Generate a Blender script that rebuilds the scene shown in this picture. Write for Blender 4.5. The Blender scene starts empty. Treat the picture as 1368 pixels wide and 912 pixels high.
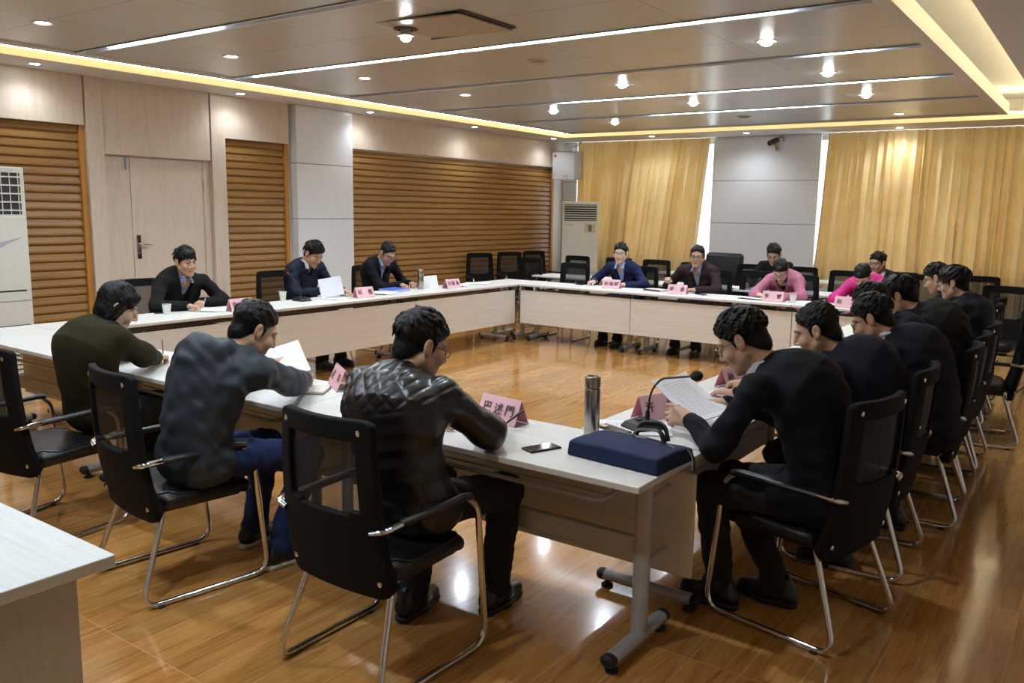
import bpy, bmesh, math, random
import numpy as np
from mathutils import Vector, Matrix

SC = bpy.context.scene
COL = SC.collection
PI = math.pi
rnd = random.Random(7)

# ------------------------------------------------------------------ tagging
def tag(o, label, cat, group=None, kind=None):
    o['label'] = label
    o['category'] = cat
    if group: o['group'] = group
    if kind: o['kind'] = kind
    return o

def thing(name, label, cat, loc=(0, 0, 0), rz=0.0, group=None):
    o = bpy.data.objects.new(name, None)
    o.empty_display_size = 0.1
    COL.objects.link(o)
    o.location = loc
    o.rotation_euler = (0, 0, rz)
    return tag(o, label, cat, group)

def link_mesh(name, me, mat, parent=None):
    o = bpy.data.objects.new(name, me)
    COL.objects.link(o)
    if mat is not None:
        me.materials.append(mat)
    if parent is not None:
        o.parent = parent
    return o

KIDS = {}
def copy_tree(o, parent=None):
    c = o.copy()
    COL.objects.link(c)
    c.parent = parent
    for ch in list(o.children):
        copy_tree(ch, c)
    return c

def rotz(a):
    return Matrix.Rotation(a, 4, 'Z')

# ------------------------------------------------------------------ mesh builder
class MB:
    def __init__(s):
        s.v = []; s.f = []; s.sm = []
    def add(s, vs, fs, smooth=False, M=None):
        b = len(s.v)
        if M is not None:
            vs = [M @ Vector(v) for v in vs]
        s.v.extend([tuple(v) for v in vs])
        s.f.extend([tuple(b + i for i in f) for f in fs])
        s.sm.extend([smooth] * len(fs))
        return s
    def bm(s, bm, smooth=False, M=None):
        bm.verts.index_update()
        s.add([v.co.copy() for v in bm.verts], [[v.index for v in f.verts] for f in bm.faces], smooth, M)
        bm.free()
        return s
    def box(s, x0, x1, y0, y1, z0, z1, bev=0.0, seg=2, M=None):
        bm = bmesh.new()
        bmesh.ops.create_cube(bm, size=1)
        for v in bm.verts:
            v.co = Vector(((x0 + x1) / 2 + v.co.x * (x1 - x0), (y0 + y1) / 2 + v.co.y * (y1 - y0), (z0 + z1) / 2 + v.co.z * (z1 - z0)))
        if bev > 0:
            bev = min(bev, 0.49 * min(abs(x1 - x0), abs(y1 - y0), abs(z1 - z0)))
            bmesh.ops.bevel(bm, geom=bm.edges[:], offset=bev, segments=seg, profile=0.5, affect='EDGES')
        return s.bm(bm, bev > 0.012, M)
    def tube(s, pts, r, seg=10, caps=True, closed=False, M=None, sq=1.0):
        pts = [Vector(p) for p in pts]
        n = len(pts)
        rs = r if isinstance(r, (list, tuple)) else [r] * n
        T = []
        for i in range(n):
            a = pts[i - 1] if (i > 0 or closed) else pts[i]
            b = pts[(i + 1) % n] if (i < n - 1 or closed) else pts[i]
            T.append((b - a).normalized())
        up = Vector((0, 0, 1)) if abs(T[0].z) < 0.9 else Vector((0, 1, 0))
        N = (up - T[0] * up.dot(T[0])).normalized()
        vs = []; fs = []
        for i in range(n):
            N = (N - T[i] * N.dot(T[i]))
            N = N.normalized() if N.length > 1e-6 else T[i].orthogonal().normalized()
            B = T[i].cross(N)
            for k in range(seg):
                a = 2 * PI * k / seg
                vs.append(pts[i] + (N * math.cos(a) * sq + B * math.sin(a)) * rs[i])
        m = n if closed else n - 1
        for i in range(m):
            j = (i + 1) % n
            for k in range(seg):
                k2 = (k + 1) % seg
                fs.append((i * seg + k, i * seg + k2, j * seg + k2, j * seg + k))
        if caps and not closed:
            fs.append(tuple(range(seg - 1, -1, -1)))
            fs.append(tuple((n - 1) * seg + k for k in range(seg)))
        return s.add(vs, fs, True, M)
    def lathe(s, prof, seg=24, M=None, smooth=True):
        vs = []; fs = []
        n = len(prof)
        for r, z in prof:
            for k in range(seg):
                a = 2 * PI * k / seg
                vs.append((r * math.cos(a), r * math.sin(a), z))
        for i in range(n - 1):
            for k in range(seg):
                k2 = (k + 1) % seg
                fs.append((i * seg + k, i * seg + k2, (i + 1) * seg + k2, (i + 1) * seg + k))
        if prof[0][0] > 1e-5: fs.append(tuple(range(seg - 1, -1, -1)))
        if prof[-1][0] > 1e-5: fs.append(tuple((n - 1) * seg + k for k in range(seg)))
        return s.add(vs, fs, smooth, M)
    def prism(s, poly, axis, a, b, M=None):
        # poly: list of 2D points, extruded along axis from a to b
        def P(p, t):
            if axis == 'x': return (t, p[0], p[1])
            if axis == 'y': return (p[0], t, p[1])
            return (p[0], p[1], t)
        n = len(poly)
        vs = [P(p, a) for p in poly] + [P(p, b) for p in poly]
        fs = [tuple(range(n - 1, -1, -1)), tuple(range(n, 2 * n))]
        for i in range(n):
            j = (i + 1) % n
            fs.append((i, j, n + j, n + i))
        return s.add(vs, fs, False, M)
    def build(s, name, mat, parent=None, recalc=True, loc=None, autosm=None):
        me = bpy.data.meshes.new(name)
        me.from_pydata(s.v, [], s.f)
        me.update()
        if recalc:
            bm = bmesh.new(); bm.from_mesh(me)
            bmesh.ops.recalc_face_normals(bm, faces=bm.faces)
            bm.to_mesh(me); bm.free()
        if any(s.sm):
            me.polygons.foreach_set('use_smooth', s.sm)
            if autosm:
                pass
        o = link_mesh(name, me, mat, parent)
        if loc: o.location = loc
        if any(s.sm):
            sharp_edges(me, math.radians(autosm or 40))
        return o

def sharp_edges(me, ang):
    bm = bmesh.new(); bm.from_mesh(me)
    for e in bm.edges:
        if len(e.link_faces) == 2 and e.calc_face_angle(0) > ang:
            e.smooth = False
    bm.to_mesh(me); bm.free()

def fillet(pts, r, n=7):
    """round the inner corners of a polyline"""
    pts = [Vector(p) for p in pts]
    out = [pts[0]]
    for i in range(1, len(pts) - 1):
        a, b, c = pts[i - 1], pts[i], pts[i + 1]
        rr = r[i - 1] if isinstance(r, (list, tuple)) else r
        d0 = (a - b); d1 = (c - b)
        l = min(rr, d0.length * 0.49, d1.length * 0.49)
        p0 = b + d0.normalized() * l; p1 = b + d1.normalized() * l
        for k in range(n + 1):
            t = k / n
            out.append(p0 * (1 - t) ** 2 + b * 2 * t * (1 - t) + p1 * t * t)
    out.append(pts[-1])
    return out

def bake(o):
    dg = bpy.context.evaluated_depsgraph_get()
    dg.update()
    me = bpy.data.meshes.new_from_object(o.evaluated_get(dg))
    o.modifiers.clear()
    o.data = me
    return o

# ------------------------------------------------------------------ materials
MATS = {}
def srgb(r, g, b):
    def f(c):
        c /= 255.0
        return c / 12.92 if c <= 0.04045 else ((c + 0.055) / 1.055) ** 2.4
    return (f(r), f(g), f(b), 1.0)

class NT:
    def __init__(s, name):
        s.m = bpy.data.materials.new(name)
        s.m.use_nodes = True
        s.t = s.m.node_tree
        s.n = s.t.nodes
        s.b = s.n['Principled BSDF']
        s.out = s.n['Material Output']
    def node(s, typ, **kw):
        n = s.n.new(typ)
        for k, v in kw.items():
            if k.startswith('i_'):
                key = k[2:]
                key = int(key) if key.isdigit() else key.replace('_', ' ')
                n.inputs[key].default_value = v
            else:
                setattr(n, k, v)
        return n
    def ln(s, a, b):
        s.t.links.new(a, b)
    def coord(s, scale=(1, 1, 1), kind='Object', rot=(0, 0, 0)):
        tc = s.node('ShaderNodeTexCoord')
        mp = s.node('ShaderNodeMapping')
        mp.inputs['Scale'].default_value = scale
        mp.inputs['Rotation'].default_value = rot
        s.ln(tc.outputs[kind], mp.inputs['Vector'])
        return mp.outputs[0]
    def noise(s, vec, scale=5, detail=4, rough=0.55, dist=0.0):
        n = s.node('ShaderNodeTexNoise')
        n.inputs['Scale'].default_value = scale
        n.inputs['Detail'].default_value = detail
        n.inputs['Roughness'].default_value = rough
        n.inputs['Distortion'].default_value = dist
        if vec is not None: s.ln(vec, n.inputs['Vector'])
        return n.outputs['Fac']
    def ramp(s, fac, stops):
        r = s.node('ShaderNodeValToRGB')
        e = r.color_ramp.elements
        while len(e) < len(stops): e.new(0.5)
        for el, (p, c) in zip(e, stops):
            el.position = p; el.color = c
        s.ln(fac, r.inputs['Fac'])
        return r.outputs['Color']
    def mix(s, fac, a, b, mode='MIX'):
        n = s.node('ShaderNodeMix', data_type='RGBA', blend_type=mode)
        for val, idx in ((fac, 0), (a, 6), (b, 7)):
            if hasattr(val, 'is_linked') or hasattr(val, 'links'):
                s.ln(val, n.inputs[idx])
            else:
                n.inputs[idx].default_value = val
        return n.outputs[2]
    def math(s, op, a, b=None):
        n = s.node('ShaderNodeMath', operation=op)
        for val, idx in ((a, 0), (b, 1)):
            if val is None: continue
            if hasattr(val, 'links'): s.ln(val, n.inputs[idx])
            else: n.inputs[idx].default_value = val
        return n.outputs[0]
    def bump(s, h, strength=0.2, dist=0.01):
        b = s.node('ShaderNodeBump')
        b.inputs['Strength'].default_value = strength
        b.inputs['Distance'].default_value = dist
        s.ln(h, b.inputs['Height'])
        s.ln(b.outputs[0], s.b.inputs['Normal'])
    def base(s, c): 
        if hasattr(c, 'links'): s.ln(c, s.b.inputs['Base Color'])
        else: s.b.inputs['Base Color'].default_value = c
        return s
    def set(s, **kw):
        for k, v in kw.items():
            s.b.inputs[k.replace('_', ' ')].default_value = v
        return s

def plain(name, col, rough=0.5, metal=0.0, spec=0.5, var=0.12, nscale=14, bump=0.0, bscale=200, coat=0.0, sheen=0.0):
    """one surface colour with a little mottling, optional fine bump"""
    if name in MATS: return MATS[name]
    t = NT(name)
    v = t.coord()
    f = t.noise(v, nscale, 5)
    lo = tuple(c * (1 - var) for c in col[:3]) + (1,)
    hi = tuple(min(1, c * (1 + var)) for c in col[:3]) + (1,)
    t.base(t.ramp(f, [(0.3, lo), (0.7, hi)]))
    t.set(Roughness=rough, Metallic=metal)
    t.b.inputs['Specular IOR Level'].default_value = spec
    if coat: t.b.inputs['Coat Weight'].default_value = coat
    if sheen:
        t.b.inputs['Sheen Weight'].default_value = sheen
        t.b.inputs['Sheen Roughness'].default_value = 0.5
    if bump:
        t.bump(t.noise(v, bscale, 2), bump, 0.004)
    MATS[name] = t.m
    return t.m

def emit(name, col, strength):
    if name in MATS: return MATS[name]
    t = NT(name)
    t.base((0.8, 0.8, 0.8, 1))
    t.b.inputs['Emission Color'].default_value = col
    t.b.inputs['Emission Strength'].default_value = strength
    MATS[name] = t.m
    return t.m
# ------------------------------------------------------------------ implicit surfaces (one continuous skin per part)
V3 = lambda *a: np.array(a, dtype=np.float64)
def nrm(v):
    v = np.asarray(v, float)
    return v / (np.linalg.norm(v) + 1e-12)

class SDF:
    """list of shapes, each evaluated only inside its own box of one grid and blended smoothly"""
    def __init__(s): s.p = []
    def rc(s, a, b, ra, rb=None, k=0.02, n=None, fl=1.0, op='add'):
        s.p.append(('rc', np.asarray(a, float), np.asarray(b, float), ra, ra if rb is None else rb, k, None if n is None else nrm(n), fl, op)); return s
    def el(s, c, r, R=None, k=0.02, op='add'):
        s.p.append(('el', np.asarray(c, float), np.asarray(r, float), np.eye(3) if R is None else R, k, op)); return s
    def chain(s, pts, rs, k=0.02, **kw):
        for i in range(len(pts) - 1):
            s.rc(pts[i], pts[i + 1], rs[i], rs[i + 1], k, **kw)
        return s
    def cut(s, point, normal, k=0.005):
        """keep the side the normal points away from"""
        s.p.append(('cut', np.asarray(point, float), nrm(normal), k)); return s
    def bounds(s):
        lo = np.full(3, 1e9); hi = -lo
        for p in s.p:
            if p[0] == 'rc' and p[8] == 'add':
                r = max(p[3], p[4])
                lo = np.minimum(lo, np.minimum(p[1], p[2]) - r); hi = np.maximum(hi, np.maximum(p[1], p[2]) + r)
            elif p[0] == 'el' and p[5] == 'add':
                e = np.abs(p[3]) @ p[2]
                lo = np.minimum(lo, p[1] - e); hi = np.maximum(hi, p[1] + e)
        return lo, hi
    def mesh(s, h, noise=None):
        lo, hi = s.bounds()
        m = 3 * h + 0.012
        lo = lo - m; hi = hi + m
        nx, ny, nz = [int(math.ceil(d / h)) + 1 for d in (hi - lo)]
        ax = [(lo[i] + h * np.arange(n)).astype(np.float32) for i, n in enumerate((nx, ny, nz))]
        D = np.full((nx, ny, nz), 0.5, np.float32)
        def sub(l, u):
            i0 = [max(0, int((l[i] - lo[i]) / h)) for i in range(3)]
            i1 = [min(len(ax[i]), int((u[i] - lo[i]) / h) + 2) for i in range(3)]
            if any(i1[i] <= i0[i] for i in range(3)): return None
            sl = tuple(slice(i0[i], i1[i]) for i in range(3))
            return sl, ax[0][sl[0]][:, None, None], ax[1][sl[1]][None, :, None], ax[2][sl[2]][None, None, :]
        for p in s.p:
            if p[0] == 'rc':
                _, a, b, ra, rb, k, n, fl, op = p
                g = max(ra, rb) + 3 * h + k
                q = sub(np.minimum(a, b) - g, np.maximum(a, b) + g)
                if q is None: continue
                sl, X, Y, Z = q
                ab = b - a; L2 = float(ab @ ab) + 1e-9
                x = X - np.float32(a[0]); y = Y - np.float32(a[1]); z = Z - np.float32(a[2])
                t = np.clip((x * np.float32(ab[0]) + y * np.float32(ab[1]) + z * np.float32(ab[2])) / np.float32(L2), 0, 1)
                x = x - t * np.float32(ab[0]); y = y - t * np.float32(ab[1]); z = z - t * np.float32(ab[2])
                d2 = x * x + y * y + z * z
                if n is not None and fl != 1.0:
                    vn = x * np.float32(n[0]) + y * np.float32(n[1]) + z * np.float32(n[2])
                    d2 = d2 + vn * vn * np.float32(1 / (fl * fl) - 1)
                d = np.sqrt(d2) - (np.float32(ra) + t * np.float32(rb - ra))
                if n is not None and fl < 1: d = d * np.float32(0.5 + 0.5 * fl)
            elif p[0] == 'el':
                _, c, r, R, k, op = p
                e = np.abs(R) @ r + 3 * h + k
                q = sub(c - e, c + e)
                if q is None: continue
                sl, X, Y, Z = q
                x = X - np.float32(c[0]); y = Y - np.float32(c[1]); z = Z - np.float32(c[2])
                k0 = 0; k1 = 0
                for i in range(3):
                    w = (x * np.float32(R[0, i]) + y * np.float32(R[1, i]) + z * np.float32(R[2, i])) / np.float32(r[i])
                    k0 = k0 + w * w; w = w / np.float32(r[i]); k1 = k1 + w * w
                k0 = np.sqrt(k0); k1 = np.sqrt(k1)
                d = k0 * (k0 - 1) / (k1 + np.float32(1e-9))
            else:
                _, c, n, k = p
                X, Y, Z = ax[0][:, None, None], ax[1][None, :, None], ax[2][None, None, :]
                d = (X - np.float32(c[0])) * np.float32(n[0]) + (Y - np.float32(c[1])) * np.float32(n[1]) + (Z - np.float32(c[2])) * np.float32(n[2])
                hh = np.maximum(k - np.abs(D - d), 0) / np.float32(k)
                D = np.maximum(D, d) + hh * hh * np.float32(k * 0.25)
                continue
            o = D[sl]
            k = max(k, 1e-4)
            if op == 'add':
                hh = np.maximum(k - np.abs(o - d), 0) / np.float32(k)
                D[sl] = np.minimum(o, d) - hh * hh * np.float32(k * 0.25)
            else:
                d = -d
                hh = np.maximum(k - np.abs(o - d), 0) / np.float32(k)
                D[sl] = np.maximum(o, d) + hh * hh * np.float32(k * 0.25)
        # cells crossed by the surface
        S = D < 0
        cnt = np.zeros((nx - 1, ny - 1, nz - 1), np.uint8)
        for i in (0, 1):
            for j in (0, 1):
                for l in (0, 1):
                    cnt += S[i:nx - 1 + i, j:ny - 1 + j, l:nz - 1 + l]
        act = (cnt > 0) & (cnt < 8)
        I, J, K = np.nonzero(act)
        n = len(I)
        if noise is not None:
            # displaced field: only near the surface, on the corners of active cells and their neighbours
            near = np.zeros((nx, ny, nz), bool)
            for i in (-1, 0, 1, 2):
                for j in (-1, 0, 1, 2):
                    for l in (-1, 0, 1, 2):
                        near[np.clip(I + i, 0, nx - 1), np.clip(J + j, 0, ny - 1), np.clip(K + l, 0, nz - 1)] = True
            a, b, c = np.nonzero(near)
            P = np.stack([ax[0][a], ax[1][b], ax[2][c]], 1)
            D[a, b, c] += noise(P).astype(np.float32)
            S = D < 0
            cnt[:] = 0
            for i in (0, 1):
                for j in (0, 1):
                    for l in (0, 1):
                        cnt += S[i:nx - 1 + i, j:ny - 1 + j, l:nz - 1 + l]
            act = (cnt > 0) & (cnt < 8)
            I, J, K = np.nonzero(act)
            n = len(I)
        corner = {}
        for i in (0, 1):
            for j in (0, 1):
                for l in (0, 1):
                    corner[i, j, l] = D[I + i, J + j, K + l]
        acc = np.zeros((n, 3), np.float32); w = np.zeros(n, np.float32)
        cs = list(corner)
        for a in cs:
            for axn in range(3):
                if a[axn] == 0:
                    b = list(a); b[axn] = 1; b = tuple(b)
                    d0, d1 = corner[a], corner[b]
                    mk = (d0 < 0) != (d1 < 0)
                    t = np.where(mk, d0 / np.where(mk, d0 - d1, 1), 0)
                    pt = np.empty((n, 3), np.float32)
                    for q in range(3): pt[:, q] = a[q]
                    pt[:, axn] += t
                    acc += pt * mk[:, None]; w += mk
        P = (acc / np.maximum(w, 1)[:, None] + np.stack([I, J, K], 1)) * np.float32(h) + lo.astype(np.float32)
        idx = np.full(act.shape, -1, np.int32)
        idx[I, J, K] = np.arange(n)
        faces = []
        for axn in range(3):
            sl0 = [slice(None)] * 3; sl1 = [slice(None)] * 3
            sl0[axn] = slice(0, -1); sl1[axn] = slice(1, None)
            A = S[tuple(sl0)]; B = S[tuple(sl1)]
            a, b, c = np.nonzero(A != B)
            u, v = [(1, 2), (2, 0), (0, 1)][axn]
            g = np.stack([a, b, c], 1)
            ok = (g[:, u] > 0) & (g[:, v] > 0) & (g[:, u] < act.shape[u]) & (g[:, v] < act.shape[v])
            g = g[ok]
            inside = A[g[:, 0], g[:, 1], g[:, 2]]
            def at_(du, dv):
                q = g.copy(); q[:, u] += du; q[:, v] += dv
                return idx[q[:, 0], q[:, 1], q[:, 2]]
            f = np.stack([at_(-1, -1), at_(0, -1), at_(0, 0), at_(-1, 0)], 1)
            f[~inside] = f[~inside][:, ::-1]
            faces.append(f)
        F = np.concatenate(faces)
        F = F[(F >= 0).all(1)]
        return P, F

def np_mesh(name, P, F, mat, parent=None, cols=None):
    me = bpy.data.meshes.new(name)
    me.vertices.add(len(P)); me.vertices.foreach_set('co', np.ascontiguousarray(P, np.float32).ravel())
    me.loops.add(F.size); me.loops.foreach_set('vertex_index', np.ascontiguousarray(F, np.int32).ravel())
    me.polygons.add(len(F))
    me.polygons.foreach_set('loop_start', np.arange(0, F.size, F.shape[1], dtype=np.int32))
    me.polygons.foreach_set('use_smooth', np.ones(len(F), bool))
    me.update(calc_edges=True)
    me.validate()
    if cols is not None:
        at = me.color_attributes.new('tint', 'FLOAT_COLOR', 'POINT')
        at.data.foreach_set('color', np.ascontiguousarray(cols, np.float32).ravel())
    return link_mesh(name, me, mat, parent)

def wrinkle(amp, wl=0.06, seed=0, dirn=None):
    r = np.random.RandomState(seed)
    ks = []
    for i in range(5):
        d = r.randn(3)
        if dirn is not None: d = d * 0.45 + np.asarray(dirn) * (1 if r.rand() > .5 else -1)
        d = nrm(d)
        ks.append((d * 2 * PI / (wl * (0.6 + 0.9 * r.rand())), r.rand() * 6.28, nrm(r.randn(3)) * 2 * PI / (wl * 3.2)))
    def f(P):
        o = np.zeros(len(P), np.float64)
        for k, ph, k2 in ks:
            o += np.sin(P @ k + ph + 1.8 * np.sin(P @ k2 + ph * 2))
        return o * (amp / 2.2)
    return f
# ------------------------------------------------------------------ people
def skin_mat(name, col):
    if name in MATS: return MATS[name]
    t = NT(name)
    at = t.node('ShaderNodeVertexColor', layer_name='tint')
    v = t.coord()
    f = t.noise(v, 30, 4)
    c = t.mix(0.5, at.outputs['Color'], t.ramp(f, [(0.35, (0.93, 0.93, 0.93, 1)), (0.65, (1, 1, 1, 1))]), 'MULTIPLY')
    t.base(c)
    t.set(Roughness=0.5)
    t.b.inputs['Subsurface Weight'].default_value = 0.08
    t.b.inputs['Subsurface Radius'].default_value = (0.01, 0.004, 0.002)
    t.b.inputs['Specular IOR Level'].default_value = 0.4
    MATS[name] = t.m
    return t.m

def hair_mat():
    if 'hair' in MATS: return MATS['hair']
    t = NT('hair')
    v = t.coord((1, 1, 0.25))
    f = t.noise(v, 260, 3)
    t.base(t.ramp(f, [(0.3, (0.002, 0.002, 0.002, 1)), (0.75, (0.008, 0.0065, 0.006, 1))]))
    t.set(Roughness=0.45)
    t.b.inputs['Specular IOR Level'].default_value = 0.22
    t.bump(f, 0.5, 0.004)
    MATS['hair'] = t.m
    return t.m

def frame_from(f, up):
    """columns: right, forward, up"""
    f = nrm(f); u = np.asarray(up, float); u = nrm(u - f * (u @ f))
    return np.stack([np.cross(f, u), f, u], 1)

POSES = {
    'rest': dict(curl=[(12, 22, 14), (14, 24, 16), (16, 26, 16), (20, 26, 18)], th=[(-.70, .68, -.15), (-.45, .87, -.15), (-.30, .94, -.1)], spread=4),
    'write': dict(curl=[(42, 38, 22), (52, 50, 28), (62, 62, 32), (66, 64, 34)], th=[(-.45, .78, -.45), (-.10, .88, -.46), (.10, .90, -.42)], spread=1),
    'hold': dict(curl=[(38, 38, 22), (42, 40, 24), (46, 42, 24), (50, 42, 26)], th=[(-.42, .88, -.2), (-.12, .97, -.22), (.05, .97, -.22)], spread=2),
    'fist': dict(curl=[(62, 72, 40), (66, 76, 42), (68, 78, 42), (70, 78, 44)], th=[(-.5, .70, -.5), (.05, .80, -.6), (.45, .75, -.5)], spread=1),
}

def hand(s, W, R, side, pose, sc=1.0, k=0.010):
    """side +1: right hand (thumb towards local -x with the back of the hand up). Adds a palm, four fingers and a thumb; returns the pinch point."""
    ps = POSES[pose]
    T = lambda p: W + R @ (np.asarray(p) * np.array([side, 1, 1]) * sc)
    bx = [-.028, -.0095, .0095, .0275]; by = [.084, .088, .083, .074]
    seg = [(.040, .025, .021), (.045, .028, .022), (.041, .026, .021), (.033, .020, .019)]
    rr = [.0092, .0095, .0090, .0080]
    s.rc(T((0, -.03, 0)), T((0, .012, 0)), .027 * sc, .028 * sc, k=.02, n=R[:, 2], fl=.72)
    for i in range(4):
        s.rc(T((bx[i] * .55, .012, 0)), T((bx[i], by[i], 0.002)), .016 * sc, .0118 * sc, k=.016)
    s.rc(T((-.012, .015, -.006)), T((-.034, .045, -.010)), .017 * sc, .013 * sc, k=.018)
    tips = []
    for i in range(4):
        p = np.array([bx[i], by[i], 0.002]); a = 0.0
        sp = math.radians((i - 1.5) * ps['spread'])
        for j in range(3):
            a += math.radians(ps['curl'][i][j])
            d = np.array([math.sin(sp) * math.cos(a), math.cos(sp) * math.cos(a), -math.sin(a)])
            q = p + d * seg[i][j]
            r0 = rr[i] * (1 - .09 * j); r1 = rr[i] * (1 - .09 * (j + 1))
            s.rc(T(p), T(q), r0 * sc, r1 * sc, k=.004 if j else .008)
            p = q
        tips.append(T(p))
    p = np.array([-.030, .038, -.008])
    for j, l in enumerate((.040, .033, .025)):
        q = p + nrm(ps['th'][j]) * l
        s.rc(T(p), T(q), (.0125 - .0015 * j) * sc, (.0115 - .0015 * j) * sc, k=.010 if j == 0 else .004)
        p = q
    tips.append(T(p))
    return tips

def ik(S, W, a, b, hint):
    d = W - S; L = np.linalg.norm(d)
    if L > (a + b) * .985:
        sc = L / ((a + b) * .985); a *= sc; b *= sc
    u = d / L
    x = (a * a - b * b + L * L) / (2 * L)
    hgt = math.sqrt(max(a * a - x * x, 0))
    h = np.asarray(hint, float); h = nrm(h - u * (h @ u))
    return S + u * x + h * hgt

class P: pass

def person(label, loc, heading, head_z=1.17, pitch=20, yaw=0, tilt=0, hands=None, feet=None, top=None, shirt=None, trousers=(0.008, 0.008, 0.01), shoe=(0.006, 0.006, 0.006), sole=None,
           hair='short', skin=(0.50, 0.30, 0.20), glasses=None, h=0.006, seed=1, woman=False, hump=0.05, jacket='suit', knees=None, extra=None, seat=0.47, twist=0.0, bulk=1.0, lean=None, side=0.0, collar=0.0, vwide=.052, vlow=.30, scarf=None, wrist=None):
    """loc: the floor point under the head centre; heading: direction faced (radians, 0 = +Y); everything else in the person's own frame."""
    g = random.Random(seed)
    root = thing('person', label, 'person', (loc[0], loc[1], 0), heading)
    Mi = np.array((Matrix.Translation((loc[0], loc[1], 0)) @ rotz(heading)).inverted())
    W2L = lambda p: (Mi @ np.array([p[0], p[1], p[2], 1.0]))[:3]
    L2W = Matrix.Translation((loc[0], loc[1], 0)) @ rotz(heading)
    q = P(); q.root = root; q.L2W = L2W
    Hc = V3(0, 0, head_z)
    py, pp, pr = math.radians(yaw), math.radians(pitch), math.radians(tilt)
    f = V3(-math.sin(py) * math.cos(pp), math.cos(py) * math.cos(pp), -math.sin(pp))
    up = V3(math.sin(pr), 0, 1) + 0 * f
    R = frame_from(f, up)
    hs = 0.98 if woman else 1.035
    HT = lambda *a: Hc + R @ (V3(*a) * hs)
    # spine
    nape = HT(0, -.03, -.110)
    N = nape + V3(0, -.034 - .02 * math.sin(pp), -.020)
    pz = seat + .12
    TL = .46 if not woman else .43
    dz = N[2] - pz
    if lean is None:
        dy = math.sqrt(max(TL * TL - dz * dz, 0.0)) if dz < TL else 0.02
    else: dy = lean
    Pv = V3(side, N[1] - dy, pz)
    ax = nrm(N - Pv)
    back = nrm(V3(0, -ax[2], ax[1]))
    tw = math.radians(twist)
    latS = V3(math.cos(tw), math.sin(tw), 0)
    C1 = Pv + (N - Pv) * .38 + back * hump * .8
    C2 = Pv + (N - Pv) * .72 + back * hump
    sw = (.142 if woman else .168) * bulk
    Nb = N + V3(0, -.02, -.02)
    Sh = {sd: N - ax * .055 + latS * sd * sw + V3(0, .012, 0) for sd in (-1, 1)}
    fw = nrm(np.cross(V3(1, 0, 0), ax)) * -1
    if fw[1] < 0: fw = -fw
    LN = np.linalg.norm(N - Pv)
    def spine(t):
        u = 1 - t / LN
        for (u0, p0), (u1, p1) in (((0, Pv), (.38, C1)), ((.38, C1), (.72, C2)), ((.72, C2), (1.2, N + (N - C2) * .2 / .28))):
            if u <= u1: return p0 + (p1 - p0) * (u - u0) / (u1 - u0)
        return N
    # arms
    hands = hands or {}
    Wr = {}; El = {}; HR = {}
    for sd in (-1, 1):
        hd = dict(pos=None, pose='rest', dir=None, up=None, local=None, elbow=None)
        hd.update(hands.get(sd, {}))
        if hd['local'] is not None: w = V3(*hd['local'])
        elif hd['pos'] is not None: w = W2L(hd['pos'])
        else: w = V3(sd * .16, .25, .79)
        hint = V3(sd * .50, -.35, -.80) if hd['elbow'] is None else V3(*hd['elbow'])
        for q_ in range(8):
            e = ik(Sh[sd], w, .285 if not woman else .265, .255 if not woman else .24, hint)
            if e[2] > .772: break
            hint = hint + V3(sd * .12, 0, .16)
        dr = nrm(w - e)
        if hd['dir'] is not None:
            dh = V3(*hd['dir'])
        else:
            dh = nrm(V3(dr[0], dr[1], min(dr[2], 0.12) * .4 - (.0 if hd['pose'] == 'rest' else .05)))
        u = V3(0, 0, 1) if hd['up'] is None else V3(*hd['up'])
        Wr[sd], El[sd], HR[sd] = w, e, frame_from(dh, u)
        hands.setdefault(sd, {}); hands[sd].setdefault('pose', 'rest')
    # legs
    Hip = {sd: Pv + V3(sd * .085, .03, -.015) for sd in (-1, 1)}
    Kn = {}; An = {}
    for sd in (-1, 1):
        kx, ky = (knees or {}).get(sd, (sd * .13, .44))
        Kn[sd] = V3(kx, Pv[1] + ky, seat + .050)
        fx, fy = (feet or {}).get(sd, (sd * .13, .40))
        An[sd] = V3(fx, Pv[1] + fy, .10)
    # ---------------- body: one continuous skin
    s = SDF()
    w0 = .94 if woman else 1.0
    s.el(HT(0, -.018, .038), V3(.075, .093, .082) * hs, R, k=.01)
    s.el(HT(0, .030, -.035), V3(.060, .062, .082) * hs, R, k=.03)
    for sd in (-1, 1):
        s.rc(HT(sd * .054, -.005, -.052), HT(sd * .014, .066, -.100), .020 * hs, .018 * hs, k=.025)
        s.el(HT(sd * .040, .062, -.030), V3(.026, .024, .026), R, k=.02)
        s.rc(HT(sd * .014, .086, .026), HT(sd * .048, .068, .024), .0095, .009, k=.012)
    s.el(HT(0, .070, -.100), V3(.022, .020, .017), R, k=.02)
    for sd in (-1, 1):
        s.el(HT(sd * .033, .098, .006), V3(.017, .016, .011), R, k=.010, op='sub')
        s.el(HT(sd * .032, .078, .006), V3(.0135, .0125, .0125), R, k=.002)
        s.rc(HT(sd * .020, .0885, .0125), HT(sd * .045, .080, .0105), .0035, .0032, k=.003)
    s.rc(HT(0, .088, .018), HT(0, .108, -.028), .0075, .0115, k=.010)
    for sd in (-1, 1):
        s.el(HT(sd * .0125, .096, -.034), V3(.009, .010, .008), R, k=.006)
    s.rc(HT(-.018, .084, -.0625), HT(.018, .084, -.0625), .0062, k=.006)
    s.rc(HT(-.016, .083, -.0735), HT(.016, .083, -.0735), .0068, k=.006)
    s.rc(HT(-.024, .091, -.068), HT(.024, .091, -.068), .0028, k=.004, op='sub')
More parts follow.
